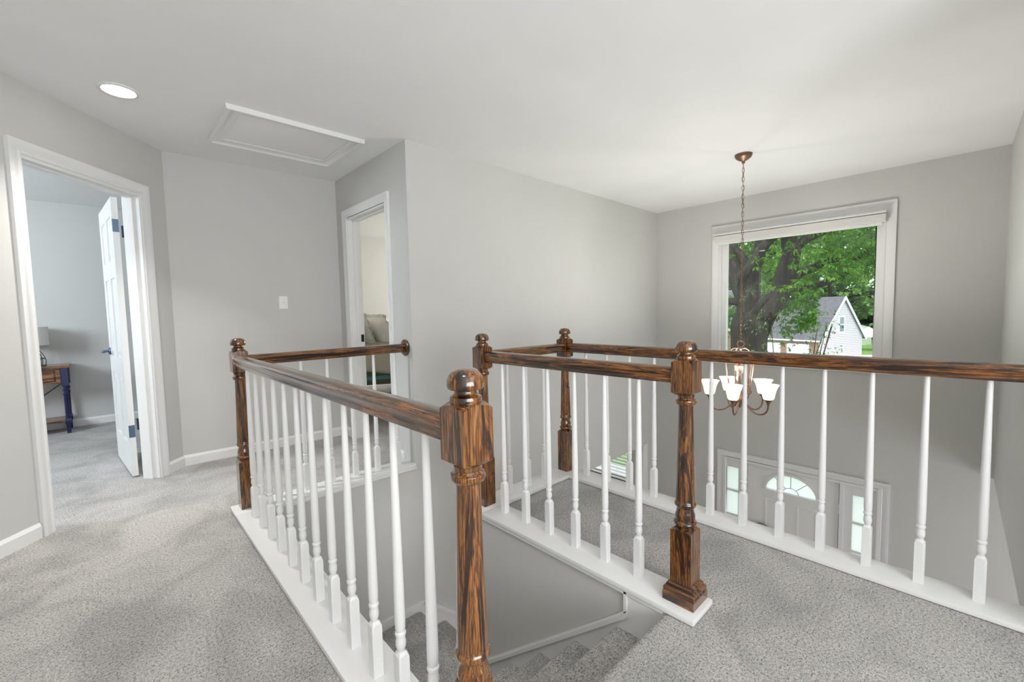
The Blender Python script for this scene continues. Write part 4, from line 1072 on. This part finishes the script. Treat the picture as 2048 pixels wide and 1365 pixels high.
MB().add([(-1.7, -1.7, 2.2), (1.7, -1.7, 2.2), (1.7, 1.7, 2.2), (-1.7, 1.7, 2.2), (0, 0, 3.3), (-1.7, -1.7, 1.95), (1.7, -1.7, 1.95), (1.7, 1.7, 1.95), (-1.7, 1.7, 1.95)], [(0, 1, 4), (1, 2, 4), (2, 3, 4), (3, 0, 4), (0, 5, 6, 1), (1, 6, 7, 2), (2, 7, 8, 3), (3, 8, 5, 0)]).build('canvas', M['canvas'], cn)
for x in (-1.65, 1.65):
    for y in (-1.65, 1.65): MB().sq([(0.06, 0), (0.06, 2.2)], (x, y)).build('pole', M['canvas'], cn)
bn = thing('car', (44.0, 6.15, G1 + 0.02), 0.25, 'dark car on the driveway, only its roof showing above the handrail', 'car')
m = MB().rings([[(x * sx, y * sy, z) for x, y in ((-1, -1), (-0.5, -1.08), (0.5, -1.08), (1, -1), (1, 1), (0.5, 1.08), (-0.5, 1.08), (-1, 1))] for z, sx, sy in ((0.25, 2.1, 0.80), (0.6, 2.25, 0.86), (0.9, 2.15, 0.84), (0.95, 2.0, 0.80))])
m.build('body', M['black'], bn, 40)
MB().rings([[(x * sx, y * sy, z) for x, y in ((-1, -1), (0.8, -1), (0.8, 1), (-1, 1))] for z, sx, sy in ((0.95, 1.6, 0.78), (1.42, 1.15, 0.66), (1.48, 1.0, 0.55))]).build('cabin', M['dark_glass'], bn, 40)
for x in (-1.35, 1.35):
    for y in (-0.8, 0.8): MB().lathe([(0.01, -0.1), (0.33, -0.1), (0.33, 0.1), (0.01, 0.1)], 20).xf(lambda p: Vector((x + p.x, y + p.z, 0.33 + p.y))).build('wheel', M['dark_gap'], bn, 40)
# trees beyond
def far_tree(lbl, loc, h, r, mat, seed):
    t = thing('leafy_tree', loc, 0, lbl, 'tree', 'trees beyond the neighbouring house')
    rnd.seed(seed); V, F = [], []
    for i in range(240):
        u = rnd.uniform(-1, 1); a = rnd.uniform(0, 2 * PI); rr = r * math.sqrt(max(0, 1 - u * u)) * rnd.uniform(0.6, 1.0)
        c0 = Vector((rr * math.cos(a), rr * math.sin(a), h * 0.55 + u * h * 0.46))
        for j in range(7):
            leaf_clump(V, F, c0 + Vector((rnd.gauss(0, .7), rnd.gauss(0, .7), rnd.gauss(0, .5))), 5, 0.95, 0.34)
    raw('foliage', [tuple(p) for p in V], F, mat, t)
    MB().tube([(0, 0, 0), (0.1, 0, h * 0.3), (0, 0.2, h * 0.7)], [0.4, 0.32, 0.12], 8).build('trunk', M['bark'], t, 60)
    return t
ta = far_tree('broad leafy green tree in the belt behind the neighbouring house', (92, 17, G1), 28, 8.5, M['leaf_far'], 11)
tbb = far_tree('dark dense tree behind the garden shed', (103, 15.2, G1), 9, 4.6, M['leaf_dark'], 12)
lbl = ta['label']
for (x, y) in ((91, 32), (92, 46.5), (96, 61), (108, 1.5), (104, -14), (110, 24.5), (110, 39.5), (112, 54)):
    q = dup(ta, (x, y, G1), rnd.uniform(0, 6), lbl)
q = dup(tbb, (101, 5.5, G1), 1.0, 'dark dense tree right of the garden shed')
